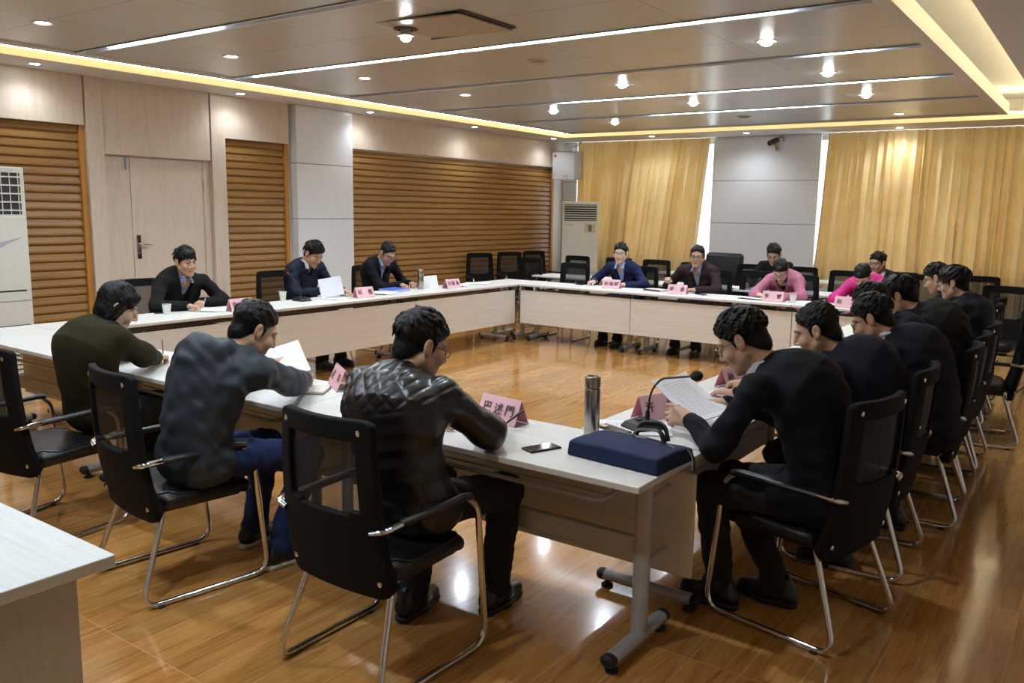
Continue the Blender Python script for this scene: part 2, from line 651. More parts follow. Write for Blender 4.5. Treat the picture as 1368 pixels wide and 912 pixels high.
    for sd in (-1, 1):
        s.el(HT(sd * .081, -.014, -.002), V3(.011, .021, .034) * hs, frame_from(R @ V3(-sd * .35, 1, .18), R[:, 2]), k=.006)
        s.el(HT(sd * .091, -.010, .002), V3(.007, .011, .019) * hs, R, k=.004, op='sub')
        s.el(HT(sd * .073, -.004, -.030), V3(.009, .009, .010) * hs, R, k=.006)
    s.rc(HT(0, -.022, -.060), Nb, .052 * w0, .060 * w0, k=.03)
    s.chain([Pv, C1, C2, N - ax * .05], [.112, .100, .112, .070], k=.05, n=fw, fl=.66)
    s.rc(Sh[-1], Sh[1], .044, k=.05)
    tips = {}
    for sd in (-1, 1):
        s.chain([Sh[sd], El[sd], Wr[sd]], [.050 * w0, .040 * w0, .027 * w0], k=.03)
        tips[sd] = hand(s, Wr[sd], HR[sd], sd, hands[sd]['pose'], .92 if woman else 1.0)
        s.chain([Hip[sd], Kn[sd], An[sd]], [.075, .052, .036], k=.04)
        s.rc(An[sd], An[sd] + V3(0, .10, -.055), .033, .028, k=.03)
    Pm, F = s.mesh(h)
    # colours of the skin and features, plus painted nostril shade
    L = (Pm - Hc) @ R / hs
    col = np.ones((len(Pm), 4), np.float32); col[:, :3] = skin
    def paint(mask, c, a=1.0):
        col[mask, :3] = col[mask, :3] * (1 - a) + np.array(c) * a
    def seg_d(a, b):
        a = V3(*a); b = V3(*b); ab = b - a
        t = np.clip(((L - a) @ ab) / (ab @ ab), 0, 1)
        return np.linalg.norm(L - a - t[:, None] * ab, axis=1)
    ext = max(0, h - .004)
    paint((seg_d((-.020, .088, -.068), (.020, .088, -.068)) < .0095 + ext * .3), (skin[0] * .78, skin[1] * .52, skin[2] * .50), .8)
    for sd in (-1, 1):
        paint(seg_d((sd * .013, .095, .027), (sd * .036, .087, .033)) < .0055 + ext, (.012, .009, .008), .85)
        paint(seg_d((sd * .036, .087, .033), (sd * .052, .070, .027)) < .0045 + ext, (.012, .009, .008), .8)
        if pitch < 24:
            paint(seg_d((sd * .024, .092, .006), (sd * .040, .088, .006)) < .0042 + ext * .5, (.42, .38, .36))
            paint(seg_d((sd * .032, .092, .006), (sd * .032, .091, .006)) < .0052 + ext * .7, (.008, .006, .005))
        paint(seg_d((sd * .020, .092, .0095 if pitch < 24 else .002), (sd * .044, .083, .009 if pitch < 24 else 0.0)) < .0026 + ext * .5, (.01, .008, .007), .9)
        paint(np.linalg.norm(L - V3(sd * .0075, .103, -.0405), axis=1) < .0042 + ext * .3, (skin[0] * .3, skin[1] * .22, skin[2] * .2), .8)  # nostril shade painted into the skin colour, no hole is cut
    # close-cropped scalp under the hair
    hl = (L[:, 2] - .080) - (L[:, 1] - .085) * .98
    paint((hl > .004) & (L[:, 2] > -.075) & (np.abs(L[:, 0]) < .0745), (.02, .016, .015), .9)
    body = np_mesh('body', Pm, F, skin_mat('skin', skin), root, col)
    q.tips = {sd: [L2W @ Vector(t) for t in tips[sd]] for sd in tips}
    q.tipsL = tips; q.HT = HT; q.HR = HR; q.Wr = Wr; q.R = R; q.N = N; q.Pv = Pv; q.ax = ax; q.fw = fw; q.Sh = Sh; q.El = El
    # ---------------- hair
    s = SDF()
    th = {'short': .010, 'crew': .005, 'bushy': .016, 'bob': .014, 'bun': .010, 'tail': .012, 'spiky': .012, 'mop': .018}[hair]
    s.el(HT(0, -.024, .045), V3(.077 + th * .7, .092 + th, .081 + th) * hs, R, k=.01)
    if hair in ('short', 'crew', 'bushy', 'spiky', 'mop'):
        s.el(HT(0, -.052, -.035), V3(.062, .058, .070), R, k=.02)
    if hair in ('bushy', 'mop'):
        s.el(HT(0, .030, .085), V3(.062, .055, .034), R, k=.03)
    if hair == 'bob':
        s.el(HT(0, -.035, -.035), V3(.090, .080, .098), R, k=.03)
        for sd in (-1, 1): s.rc(HT(sd * .064, .022, .070), HT(sd * .084, -.030, -.080), .020, .014, k=.02)
        s.rc(HT(-.02, .062, .088), HT(.068, .052, .035), .016, .014, k=.02)
        s.rc(HT(.01, .066, .088), HT(-.068, .052, .035), .016, .014, k=.02)
    if hair in ('bun', 'tail'):
        s.el(HT(0, -.105, .045), V3(.040, .035, .040), R, k=.02)
        for sd in (-1, 1): s.rc(HT(0, .060, .095), HT(sd * .072, .040, .0), .022, .012, k=.02)
    if hair == 'tail':
        s.chain([HT(0, -.115, .04), HT(0, -.15, -.02), HT(0, -.13, -.11)], [.030, .026, .010], k=.02)
    nl = (110 if h < .0055 else 50) if hair != 'bob' else 24
    lk = {'short': 1.0, 'crew': .45, 'bushy': 1.35, 'bob': .8, 'bun': .5, 'tail': .5, 'spiky': 1.6, 'mop': 1.3}[hair]
    long_ = hair in ('bob', 'bun', 'tail')
    for i in range(nl):
        u = g.uniform(-PI, PI); w = g.uniform(.08, 1.0)
        d = V3(math.sin(u) * math.sin(w * 1.75), math.cos(u) * math.sin(w * 1.75), math.cos(w * 1.75))
        rr = V3(.077 + th * .7, .093 + th, .083 + th)
        p0 = V3(0, -.024, .044) + d * rr * .985
        n_ = nrm(d / rr)
        crown = V3(.15, -.75, .8)
        fl_ = nrm(d - crown) + V3(g.uniform(-.35, .35), g.uniform(-.2, .35), g.uniform(-.15, .25)) * (0.3 if long_ else 1)
        fl_ = nrm(fl_ - n_ * (fl_ @ n_))
        ln = g.uniform(.030, .055) * lk
        pm = p0 + fl_ * ln * .55 + n_ * .0025 * lk
        p1 = p0 + fl_ * ln + n_ * (g.uniform(-.004, .006) * lk - .003)
        r0 = .0062 if h < .0055 else .008
        s.rc(HT(*p0), HT(*pm), r0 * .8, r0 * .75, k=.006)
        s.rc(HT(*pm), HT(*p1), r0 * .75, .002 if h < .0055 else .004, k=.004)
    # hairline: forehead to nape
    fr = {'short': .082, 'crew': .086, 'bushy': .060, 'bob': .058, 'bun': .075, 'tail': .074, 'spiky': .074, 'mop': .044}[hair]
    slope = .98 if hair in ('short', 'crew', 'spiky') else (.80 if hair == 'bushy' else .70)
    c0 = HT(0, .088, fr)
    nn = R @ nrm(V3(0, slope, -1))
    if hair in ('bob',):
        s.el(HT(0, .092, -.030), V3(.074, .084, .088), R, k=.012, op='sub')
        s.rc(HT(0, .03, -.10), HT(0, .06, -.16), .060, .070, k=.01, op='sub')
        c0 = HT(0, 0, -.118); nn = R @ V3(0, .25, -1)
    s.cut(c0, nn, .012)
    if hair in ('short', 'crew', 'bushy', 'spiky', 'mop'):
        for sd in (-1, 1):
            s.el(HT(sd * .088, -.012, -.006), V3(.022, .026, .040), R, k=.006, op='sub')
        s.cut(HT(0, 0, -.092), R @ V3(0, 0.0, -1), .012)
    fl = {'short': .014, 'crew': .007, 'bushy': .026, 'mop': .034, 'spiky': .016}.get(hair, 0)
    if fl:
        for i in range(26 if h < .0055 else 14):
            x = g.uniform(-.062, .062)
            z = fr + .002 - slope * x * x * 9
            y = -.020 + (.093 + th) * math.sqrt(max(0.05, 1 - ((z - .040) / (.083 + th)) ** 2 - (x / .080) ** 2)) - .004
            l = fl * g.uniform(.5, 1.15) * (1.0 - abs(x) * 6)
            s.rc(HT(x, y - .008, z + .010), HT(x + g.uniform(-.010, .010), y + .004, z - l), .0085, .0026, k=.008)
        for sd in (-1, 1):   # side-burns
            s.rc(HT(sd * .074, .014, .020), HT(sd * .0745, .012, -.018), .0075, .003, k=.006)
    hn = wrinkle(.0010, .026, seed + 5)
    Ph, Fh = s.mesh(min(h, .005), hn)
    np_mesh('hair', Ph, Fh, hair_mat(), root)
    # ---------------- shirt
    jc = top
    if shirt is not None:
        s = SDF()
        s.chain([Pv + V3(0, .0, .03), C1, C2, N - ax * .05], [.122, .118, .138, .080], k=.05, n=fw, fl=.70)
        s.rc(N - ax * .05 - latS * .06, N - ax * .05 + latS * .06, .045, k=.04)
        for zz, rr_ in ((.008, .068), (.026, .067), (.042 + collar, .066)):
            ring = []
            for i in range(15):
                a = math.radians(-158 + 316 * i / 14)
                d = V3(math.sin(a), -math.cos(a), 0)
                ring.append(N + V3(0, .012, zz) + d * V3(rr_, rr_ + .004, 1) * w0 + V3(0, 0, -.034 * (1 + d[1]) / 2))
            s.chain(ring, [.0085] * 15, k=.008)
        for sd in (-1, 1):
            fr_ = N + V3(sd * .024, .080, -.018)
            s.rc(fr_, fr_ + V3(sd * .020, .014, -.042), .012, .008, k=.012)
            s.rc(fr_ + V3(sd * .02, -.01, .004), fr_ + V3(sd * .034, .004, -.034), .012, .009, k=.012)
        s.rc(N + V3(0, .085, -.035), N + V3(0, .03, .07), .012, .048, k=.008, op='sub')
        Ps, Fs = s.mesh(max(h, .005), wrinkle(.002, .07, seed + 3))
        np_mesh('shirt', Ps, Fs, shirt, root)
        for sd in (-1, 1):
            dr = nrm(Wr[sd] - El[sd])
            Pc, Fc = SDF().rc(Wr[sd] - dr * .06, Wr[sd] - dr * .006, .031, .032).mesh(max(h, .005))
            np_mesh('cuff', Pc, Fc, shirt, root)
    # ---------------- jacket / coat
    if jc is not None:
        s = SDF()
        b = bulk
        puff = {'suit': 0.0, 'casual': .004, 'shell': .010, 'leather': .010, 'coat': .008, 'coat_open': .006}[jacket]
        s.chain([Pv + V3(0, -.005, .02), C1, C2, N - ax * .045], [.150 * b + puff, .142 * b + puff, .160 * b + puff, .098 + puff * .5], k=.07, n=fw, fl=.70)
        s.rc(Sh[-1] - ax * .012, Sh[1] - ax * .012, .056 + puff, k=.06)
        s.rc(C2 + ax * .02 - latS * .10, C2 + ax * .02 + latS * .10, .095 + puff, k=.06, n=fw, fl=.75)
        # skirt of the jacket over the hips
        for sd in (-1, 1):
            s.rc(Pv + V3(sd * .075, .0, -.01), Pv + V3(sd * .095, .12 if jacket in ('suit', 'coat', 'coat_open') else .03, -.02), .105 + puff, .092 + puff, k=.05)
        for sd in (-1, 1):
            dr = nrm(Wr[sd] - El[sd])
            cuff = Wr[sd] - dr * (.012 if jacket != 'shell' else .002)
            s.chain([Sh[sd], El[sd], cuff], [.060 + puff, .052 + puff, .039 + puff * .8], k=.035)
            for j in range(3):   # gathered cloth at the elbow
                e = El[sd] + nrm(Sh[sd] - El[sd]) * .03 * j
                s.el(e, V3(.053, .053, .053) + puff, k=.02)
        if shirt is not None or jacket == 'coat_open':
            top_w = vwide + .012
            lowz = vlow
            for (t0, t1, f0, f1, r0, r1) in ((lowz, .0, .118, .075, .012, top_w), (lowz - .03, -.04, .150, .13, .022, top_w * 1.25)):
                s.rc(spine(t0) + fw * f0, spine(t1) + fw * f1, r0, r1, k=.008, op='sub')
            s.rc(N + fw * .030 + ax * .010, N + fw * .05 + ax * .10, .052, .060, k=.008, op='sub')
            for sd in (-1, 1):
                a0 = N + V3(sd * .062, -.005, .012); a1 = spine(.07) + fw * .112 + latS * sd * (top_w + .014); a2 = spine(lowz - .02) + fw * .122 + latS * sd * .022
                s.rc(a0, a1, .013, .014, k=.010)
                s.rc(a1, a2, .014, .006, k=.012)
            ring = [N + V3(math.sin(a) * .080, -.004 - math.cos(a) * .072, .026 - .020 * (1 - math.cos(a))) for a in [math.radians(x) for x in range(-100, 101, 20)]]
            s.chain(ring, [.012] * len(ring), k=.012)
        else:
            ring = [N + V3(math.sin(a) * .074, .005 - math.cos(a) * .070, .032 - .034 * (1 - math.cos(a)) / 2) for a in [math.radians(x) for x in range(-180, 181, 20)]]
            s.chain(ring, [.017] * len(ring), k=.016)
            s.chain([p_ - V3(0, 0, .022) for p_ in ring], [.018] * len(ring), k=.02)
        if jacket == 'shell':   # hood lying on the shoulders
            hb = nrm(back + V3(0, 0, .15))
            s.el(N - ax * .050 + hb * .150, V3(.150, .062, .095), k=.02)
            s.el(N - ax * .100 + hb * .178, V3(.105, .045, .075), k=.02)
            for sd in (-1, 1): s.rc(N + V3(sd * .10, .05, -.03), N - ax * .03 + hb * .13 + V3(sd * .10, 0, .02), .026, .040, k=.02)
            ring = [N + V3(math.sin(a) * .108, -.010 - math.cos(a) * .100, .040 - .04 * (1 - math.cos(a)) / 2) for a in [math.radians(x) for x in range(-140, 141, 20)]]
            s.chain(ring, [.032] * len(ring), k=.02)
            s.rc(N + hb * .085 + V3(-.06, 0, .065), N + hb * .085 + V3(.06, 0, .065), .030, k=.02, op='sub')
        nz = wrinkle({'suit': .0034, 'casual': .0036, 'shell': .0036, 'leather': .0030, 'coat': .0018, 'coat_open': .002}[jacket], .11 if jacket != 'shell' else .075, seed + 1, (0.1, .25, 1.0))
        if jacket == 'leather':
            def quilt(Q, nz=nz):
                t = (Q - Pv) @ ax
                o = nz(Q)
                d1 = ((Q[:, 0] + t) * 15) % 1.0; d2 = ((Q[:, 0] - t) * 15) % 1.0
                dia = np.minimum(np.minimum(d1, 1 - d1), np.minimum(d2, 1 - d2))
                hor = np.abs(((t * 16) % 1.0) - .5)
                arm = np.abs(Q[:, 0] - 0) > sw * .98
                upz = t > .36
                low = t < -1
                o = o + np.where(upz | low, np.minimum(dia * 4, 1) * -.004, np.where(arm, 0, (.5 - hor) * -.012 + .003))
                return o
            nf = quilt
        else: nf = nz
        Pj, Fj = s.mesh(max(h, .005), nf)
        np_mesh('jacket' if jacket not in ('coat', 'coat_open') else 'coat', Pj, Fj, jc, root)
    # ---------------- trousers
    s = SDF()
    s.rc(Pv + V3(-.06, .02, -.02), Pv + V3(.06, .02, -.02), .098, k=.05)
    for sd in (-1, 1):
        s.chain([Hip[sd], Kn[sd]], [.090, .073], k=.05)
        s.chain([Kn[sd], An[sd] + V3(0, 0, -.005)], [.072, .058], k=.03)
        s.el(An[sd] + V3(0, .01, .0), V3(.058, .062, .03), k=.03)
    s.cut((0, 0, .062), (0, 0, -1), .006)
    tm = trousers if not isinstance(trousers, tuple) else plain('cloth_%02d%02d%02d' % tuple(int(c * 999) for c in trousers), tuple(c * .5 for c in trousers) + (1,), .85, nscale=30, bump=.15, bscale=500)
    Pt, Ft = s.mesh(max(h, .006), wrinkle(.0035, .06, seed + 2, (.1, .9, .4)))
    np_mesh('trousers', Pt, Ft, tm, root)
    # ---------------- shoes
    shm = plain('shoe_%02d' % int(shoe[0] * 999), shoe + (1,), .35, nscale=40)
    som = plain('sole_white', (.62, .62, .60, 1), .6) if sole else plain('sole_black', (.012, .012, .012, 1), .6)
    for sd in (-1, 1):
        A = An[sd]
        d = nrm(V3((An[sd][0] - Hip[sd][0]) * .6, .5, 0)); 
        rgt = V3(d[1], -d[0], 0)
        s = SDF()
        gz = lambda al, z, x=0.0: V3(A[0], A[1], 0) + d * al + rgt * x + V3(0, 0, z)
        s.rc(gz(-.055, .055), gz(.05, .055), .036, .040, k=.03)
        s.rc(gz(.05, .050), gz(.155, .042), .041, .032, k=.03)
        s.rc(gz(-.04, .06), gz(-.03, .105), .038, .036, k=.03)
        s.cut((0, 0, .018), (0, 0, -1), .004)
        Pq, Fq = s.mesh(.006)
        sh = np_mesh('shoe', Pq, Fq, shm, root)
        s = SDF()
        s.rc(gz(-.058, .02), gz(.05, .02), .037, .042, k=.03)
        s.rc(gz(.05, .02), gz(.160, .02), .042, .033, k=.03)
        s.cut((0, 0, .001), (0, 0, -1), .002); s.cut((0, 0, .026), (0, 0, 1), .002)
        Pq, Fq = s.mesh(.006)
        np_mesh('sole', Pq, Fq, som, sh)
    # ---------------- spectacles
    if glasses:
        mb = MB()
        fr_r = .0016 if h < .0055 else .0022
        TV = lambda *a: Vector(HT(*a))
        lens = MB()
        for sd in (-1, 1):
            pts = []
            for i in range(16):
                a = 2 * PI * i / 16
                cx = abs(math.cos(a)) ** .6 * math.copysign(1, math.cos(a)); sy = abs(math.sin(a)) ** .6 * math.copysign(1, math.sin(a))
                x = sd * .033 + cx * .025
                pts.append(TV(x, .104 - abs(x) ** 2 * 3.2, .004 + sy * .017))
            mb.tube(pts, fr_r, 6, closed=True)
            lens.add(pts, [tuple(range(16))])
            mb.tube([TV(sd * .057, .094, .010), TV(sd * .072, .075, .010), TV(sd * .079, .0, .010), TV(sd * .080, -.018, .0)], fr_r, 6)
        mb.tube([TV(-.009, .104, .008), TV(0, .107, .011), TV(.009, .104, .008)], fr_r, 6)
        gm = plain('spec_black', (.008, .008, .008, 1), .3) if glasses == 'black' else plain('spec_metal', (.35, .34, .33, 1), .25, metal=1.0)
        go = mb.build('eyeglasses', gm, root)
        if 'lens' not in MATS:
            t = NT('lens'); t.base((1, 1, 1, 1)); t.set(Roughness=0.02, Alpha=0.14); MATS['lens'] = t.m
        lens.build('lens', MATS['lens'], go)
    if scarf is not None:
        s = SDF()
        ring = [N + V3(math.sin(a) * .082, .012 - math.cos(a) * .080, .030 - .034 * (1 - math.cos(a)) / 2) for a in [math.radians(x) for x in range(-180, 181, 20)]]
        s.chain(ring, [.024] * len(ring), k=.015)
        Pq, Fq = s.mesh(.006, wrinkle(.003, .04, seed))
        np_mesh('scarf', Pq, Fq, scarf, root)
    if wrist is not None:
        dr = nrm(Wr[wrist] - El[wrist]); F_ = frame_from(dr, (0, 0, 1))
        M = Matrix(np.block([[np.stack([F_[:, 0], F_[:, 2] * -1, F_[:, 1]], 1), (Wr[wrist] - dr * .004)[:, None]], [np.zeros((1, 3)), np.ones((1, 1))]]).tolist())
        wm = MB().lathe([(.030, -.011), (.033, -.009), (.033, .009), (.030, .011)], 24, M)
        w = wm.build('wristwatch', plain('spec_black', (.008, .008, .008, 1), .3), root)
        MB().add([Vector(Wr[wrist] - dr * .004 + F_[:, 2] * .034 + F_[:, 0] * math.cos(a) * .016 + F_[:, 1] * math.sin(a) * .016) for a in [i * PI / 8 for i in range(16)]], [tuple(range(16))]).build('dial', plain('dial', (.25, .26, .28, 1), .2), w)
    if extra: extra(q)
    return q
# ------------------------------------------------------------------ shared materials
def wood_white(name, tone=(0.60, 0.575, 0.52), dirn='x'):
    if name in MATS: return MATS[name]
    t = NT(name)
    sc = {'x': (1.2, 26, 26), 'y': (26, 1.2, 26), 'z': (26, 26, 1.2)}[dirn]
    v = t.coord(sc)
    f = t.noise(v, 2.2, 6, .65, .4)
    a = tuple(c * .90 for c in tone) + (1,); b = tuple(min(1, c * 1.07) for c in tone) + (1,)
    t.base(t.ramp(f, [(.30, a), (.55, tone + (1,)), (.75, b)]))
    t.set(Roughness=.42)
    t.bump(f, .06, .002)
    MATS[name] = t.m
    return t.m

def floor_mat():
    t = NT('floor_laminate')
    v = t.coord()
    sx = t.node('ShaderNodeSeparateXYZ'); t.ln(v, sx.inputs[0])
    br = t.node('ShaderNodeTexBrick')
    rv = t.node('ShaderNodeMapping'); rv.inputs['Rotation'].default_value = (0, 0, PI / 2); t.ln(v, rv.inputs['Vector'])
    t.ln(rv.outputs[0], br.inputs['Vector'])
    br.offset = .37; br.offset_frequency = 1
    br.inputs['Scale'].default_value = 1
    br.inputs['Brick Width'].default_value = 1.22
    br.inputs['Row Height'].default_value = .198
    br.inputs['Mortar Size'].default_value = .0016
    br.inputs['Mortar Smooth'].default_value = .3
    br.inputs['Color1'].default_value = (0, 0, 0, 1); br.inputs['Color2'].default_value = (1, 1, 1, 1)
    br.inputs['Mortar'].default_value = (.5, .5, .5, 1)
    mp = t.node('ShaderNodeMapping'); mp.inputs['Scale'].default_value = (9, .75, 1); t.ln(v, mp.inputs['Vector'])
    off = t.node('ShaderNodeVectorMath', operation='ADD')
    sc = t.node('ShaderNodeVectorMath', operation='SCALE'); sc.inputs['Scale'].default_value = 13
    t.ln(br.outputs['Color'], sc.inputs[0]); t.ln(mp.outputs[0], off.inputs[0]); t.ln(sc.outputs[0], off.inputs[1])
    g = t.noise(off.outputs[0], 2.0, 7, .62, 1.6)
    g2 = t.noise(off.outputs[0], 9.0, 4, .6, .3)
    c = t.ramp(g, [(.25, srgb(140, 92, 42)), (.45, srgb(182, 128, 66)), (.62, srgb(196, 146, 82)), (.8, srgb(164, 112, 54))])
    c = t.mix(t.math('MULTIPLY', g2, .30), c, srgb(124, 74, 30))
    c = t.mix(.13, c, br.outputs['Color'], 'OVERLAY')
    c = t.mix(t.math('MULTIPLY', br.outputs['Fac'], .60), c, srgb(225, 190, 145))
    t.base(c)
    r = t.ramp(g2, [(.3, (.13, .13, .13, 1)), (.7, (.19, .19, .19, 1))])
    t.ln(r, t.b.inputs['Roughness'])
    t.b.inputs['Specular IOR Level'].default_value = .55
    t.b.inputs['Coat Weight'].default_value = .35; t.b.inputs['Coat Roughness'].default_value = .07
    h = t.math('SUBTRACT', t.math('MULTIPLY', g2, .06), br.outputs['Fac'])
    t.bump(h, .25, .0015)
    MATS['floor'] = t.m
    return t.m

M_TOP = wood_white('table_white_x', (.66, .65, .615), 'x')
M_PANEL = wood_white('panel_white_x', (.69, .67, .62), 'x')
M_STEEL = plain('grey_steel', (.40, .41, .43, 1), .36, metal=0.2, var=.06)
M_CHROME = plain('chrome', (.72, .71, .69, 1), .10, metal=1.0, var=.03)
M_BLACKF = plain('black_fabric', (.0035, .0035, .004, 1), .85, spec=.25, nscale=60, bump=.25, bscale=900)
M_BLACKL = plain('black_leather', (.005, .005, .0055, 1), .40, nscale=40, bump=.15, bscale=300)
M_BLACKP = plain('black_plastic', (.006, .006, .0065, 1), .38, nscale=30)
M_RUBBER = plain('black_rubber', (.012, .012, .012, 1), .7)
M_PAPER = plain('paper_white', (.80, .81, .84, 1), .75, var=.02)
M_PINK = plain('pink_card', (.83, .33, .38, 1), .6, var=.04)
M_INK = plain('ink_black', (.02, .015, .02, 1), .6)

def mesh_fabric():
    t = NT('chair_mesh')
    v = t.coord()
    w = t.node('ShaderNodeTexWave', wave_type='BANDS', bands_direction='X')
    w.inputs['Scale'].default_value = 62; w.inputs['Distortion'].default_value = .6; w.inputs['Detail'].default_value = 1
    t.ln(v, w.inputs['Vector'])
    a = t.ramp(w.outputs['Fac'], [(.25, (.58, .58, .58, 1)), (.7, (.88, .88, .88, 1))])
    t.base((.006, .006, .0065, 1)); t.set(Roughness=.6)
    t.ln(a, t.b.inputs['Alpha'])
    return t.m
M_MESH = mesh_fabric()

# ------------------------------------------------------------------ meeting chair (faces +Y)
def back_pt(u, v, off=0.0):
    """u -1..1 across, v 0..1 up the backrest"""
    hw = .256 - .038 * v
    rc = max(0.0, (abs(u) - .80) / .20)
    lowr = .050 * rc ** 2 * max(0, 1 - v / .25)
    topr = .016 * rc ** 2 * max(0, (v - .8) / .2)
    z = .355 + (.998 - .355) * v + lowr - topr
    y = -.235 - .085 * v - .035 * math.sin(v * PI) * 0.6 + .045 * u * u * (.6 + .4 * v) - .018
    x = u * hw
    return Vector((x, y + off, z))

def make_chair(name='meeting_chair'):
    t = thing(name, 'x', 'chair')
    # backrest shell with its window
    nu, nv = 28, 44
    us = [-1 + 2 * i / nu for i in range(nu + 1)]; vs_ = [i / nv for i in range(nv + 1)]
    def inhole(i, j):
        u = (us[i] + us[i + 1]) / 2; v = (vs_[j] + vs_[j + 1]) / 2
        lo = .475 + .05 * u * u
        return abs(u) < .71 + .02 * v and lo < v < .885
    mb = MB()
    th = .034
    n1 = (nu + 1) * (nv + 1)
    vv = [back_pt(u, v, th * .5) for v in vs_ for u in us] + [back_pt(u, v, -th * .5) for v in vs_ for u in us]
    ff = []
    I = lambda i, j: j * (nu + 1) + i
    solid = lambda i, j: 0 <= i < nu and 0 <= j < nv and not inhole(i, j)
    for j in range(nv):
        for i in range(nu):
            if not solid(i, j): continue
            a, b, c, d = I(i, j), I(i + 1, j), I(i + 1, j + 1), I(i, j + 1)
            ff.append((a, b, c, d)); ff.append((n1 + d, n1 + c, n1 + b, n1 + a))
            if not solid(i - 1, j): ff.append((a, d, n1 + d, n1 + a))
            if not solid(i + 1, j): ff.append((c, b, n1 + b, n1 + c))
            if not solid(i, j - 1): ff.append((b, a, n1 + a, n1 + b))
            if not solid(i, j + 1): ff.append((d, c, n1 + c, n1 + d))
    mb.add(vv, ff, True)
    back = mb.build('backrest', M_BLACKF, t, autosm=60)
    bm = bmesh.new(); bm.from_mesh(back.data)
    bmesh.ops.delete(bm, geom=[v for v in bm.verts if not v.link_faces], context='VERTS')
    bm.to_mesh(back.data); bm.free()
    m = back.modifiers.new('b', 'BEVEL'); m.width = .009; m.segments = 3; m.limit_method = 'ANGLE'; m.angle_limit = math.radians(50)
    bake(back)
    mp = MB()
    gu = [-.76 + 1.52 * i / 10 for i in range(11)]; gv = [.44 + .47 * i / 10 for i in range(11)]
    mp.add([back_pt(u, v, .002) for v in gv for u in gu], [(j * 11 + i, j * 11 + i + 1, (j + 1) * 11 + i + 1, (j + 1) * 11 + i) for j in range(10) for i in range(10)], True)
    mp.build('mesh_panel', M_MESH, back)
    # seat
    s = MB()
    n = 22
    top = []; 
    def seat_pt(u, v, up):
        x = .235 * u * (1 - .06 * v); y = -.215 + .455 * (v + 1) / 2
        e = max(abs(u), abs(v)); r = (abs(u) ** 6 + abs(v) ** 6) ** (1 / 6)
        f = e / r if r > 1e-6 else 1.0
        ed = max(0, 1 - e)
        bul = .034 * math.sqrt(max(0, 1 - (1 - min(1, ed * 6.5)) ** 2)) + .010 * min(1, ed * 1.4)
        z = .432 + (bul if up else -bul * 1.1) - (.025 * max(0, v - .55) ** 2 / .2) - (.008 * (1 - u * u) if up else 0)
        return (x * f, -.215 + .455 * (v * f + 1) / 2, z)
    g = [math.sin(PI / 2 * (-1 + 2 * i / n)) for i in range(n + 1)]
    tv = [seat_pt(u, v, True) for v in g for u in g]; bv = [seat_pt(u, v, False) for v in g for u in g]
    fs = []
    N1 = (n + 1) ** 2
    for j in range(n):
        for i in range(n):
            a, b, c, d = j * (n + 1) + i, j * (n + 1) + i + 1, (j + 1) * (n + 1) + i + 1, (j + 1) * (n + 1) + i
            fs.append((a, b, c, d)); fs.append((N1 + d, N1 + c, N1 + b, N1 + a))
    s.add(tv + bv, fs, True)
    seat = s.build('seat', M_BLACKL, t, autosm=80)
    bm = bmesh.new(); bm.from_mesh(seat.data); bmesh.ops.remove_doubles(bm, verts=bm.verts, dist=.0008); bmesh.ops.recalc_face_normals(bm, faces=bm.faces); bm.to_mesh(seat.data); bm.free()
    rim = []
    for k in range(40):
        a = 2 * PI * k / 40
        u = math.copysign(abs(math.cos(a)) ** .4, math.cos(a)); v = math.copysign(abs(math.sin(a)) ** .4, math.sin(a))
        p = seat_pt(u * .955, v * .955, True); rim.append((p[0], p[1], p[2] + .002))
    MB().tube(rim, .004, 6, closed=True).build('piping', M_BLACKL, seat)
    MB().box(-.19, .19, -.20, .17, .380, .402, .008).build('seat_plate', M_BLACKP, t)
    for sd in (-1, 1):
        pts = fillet([(sd * .268, .140, .630), (sd * .276, .196, .580), (sd * .278, .250, .014), (sd * .262, -.330, .014), (sd * .205, -.195, .392)], [.05, .085, .085], 8)
        MB().tube(pts, .0125, 12).build('sled_leg', M_CHROME, t)
        # arm pad
        ap = [(sd * .262, -.215, .632), (sd * .267, -.08, .634), (sd * .270, .05, .636), (sd * .270, .125, .638), (sd * .269, .158, .630)]
        arm = MB().tube(fillet(ap, .05, 3), .0205, 12, sq=.72).build('armrest', M_BLACKP, t)
        p = back_pt(sd * .93, .40)
        MB().tube(fillet([(p.x - sd * .012, p.y - .022, p.z + .003), (sd * .268, p.y - .018, .630), (sd * .264, -.195, .633)], .03, 5), .0165, 10, sq=.75).build('arm_bracket', M_CHROME, arm)
        for v, uu in ((.935, .80), (.10, .84)):
            p = back_pt(sd * uu, v, -.0175)
            b = MB().lathe([(.0, -.0035), (.008, -.003), (.0115, .0), (.0115, .004)], 14, Matrix.Translation(p) @ Matrix.Rotation(-PI / 2, 4, 'X'))
            b.build('bolt', M_CHROME, t)
        for yy in (.165, -.25):
            MB().box(sd * .271 - .012, sd * .271 + .012, yy - .014, yy + .014, 0, .008, .003).build('glide', M_RUBBER, t)
    return t

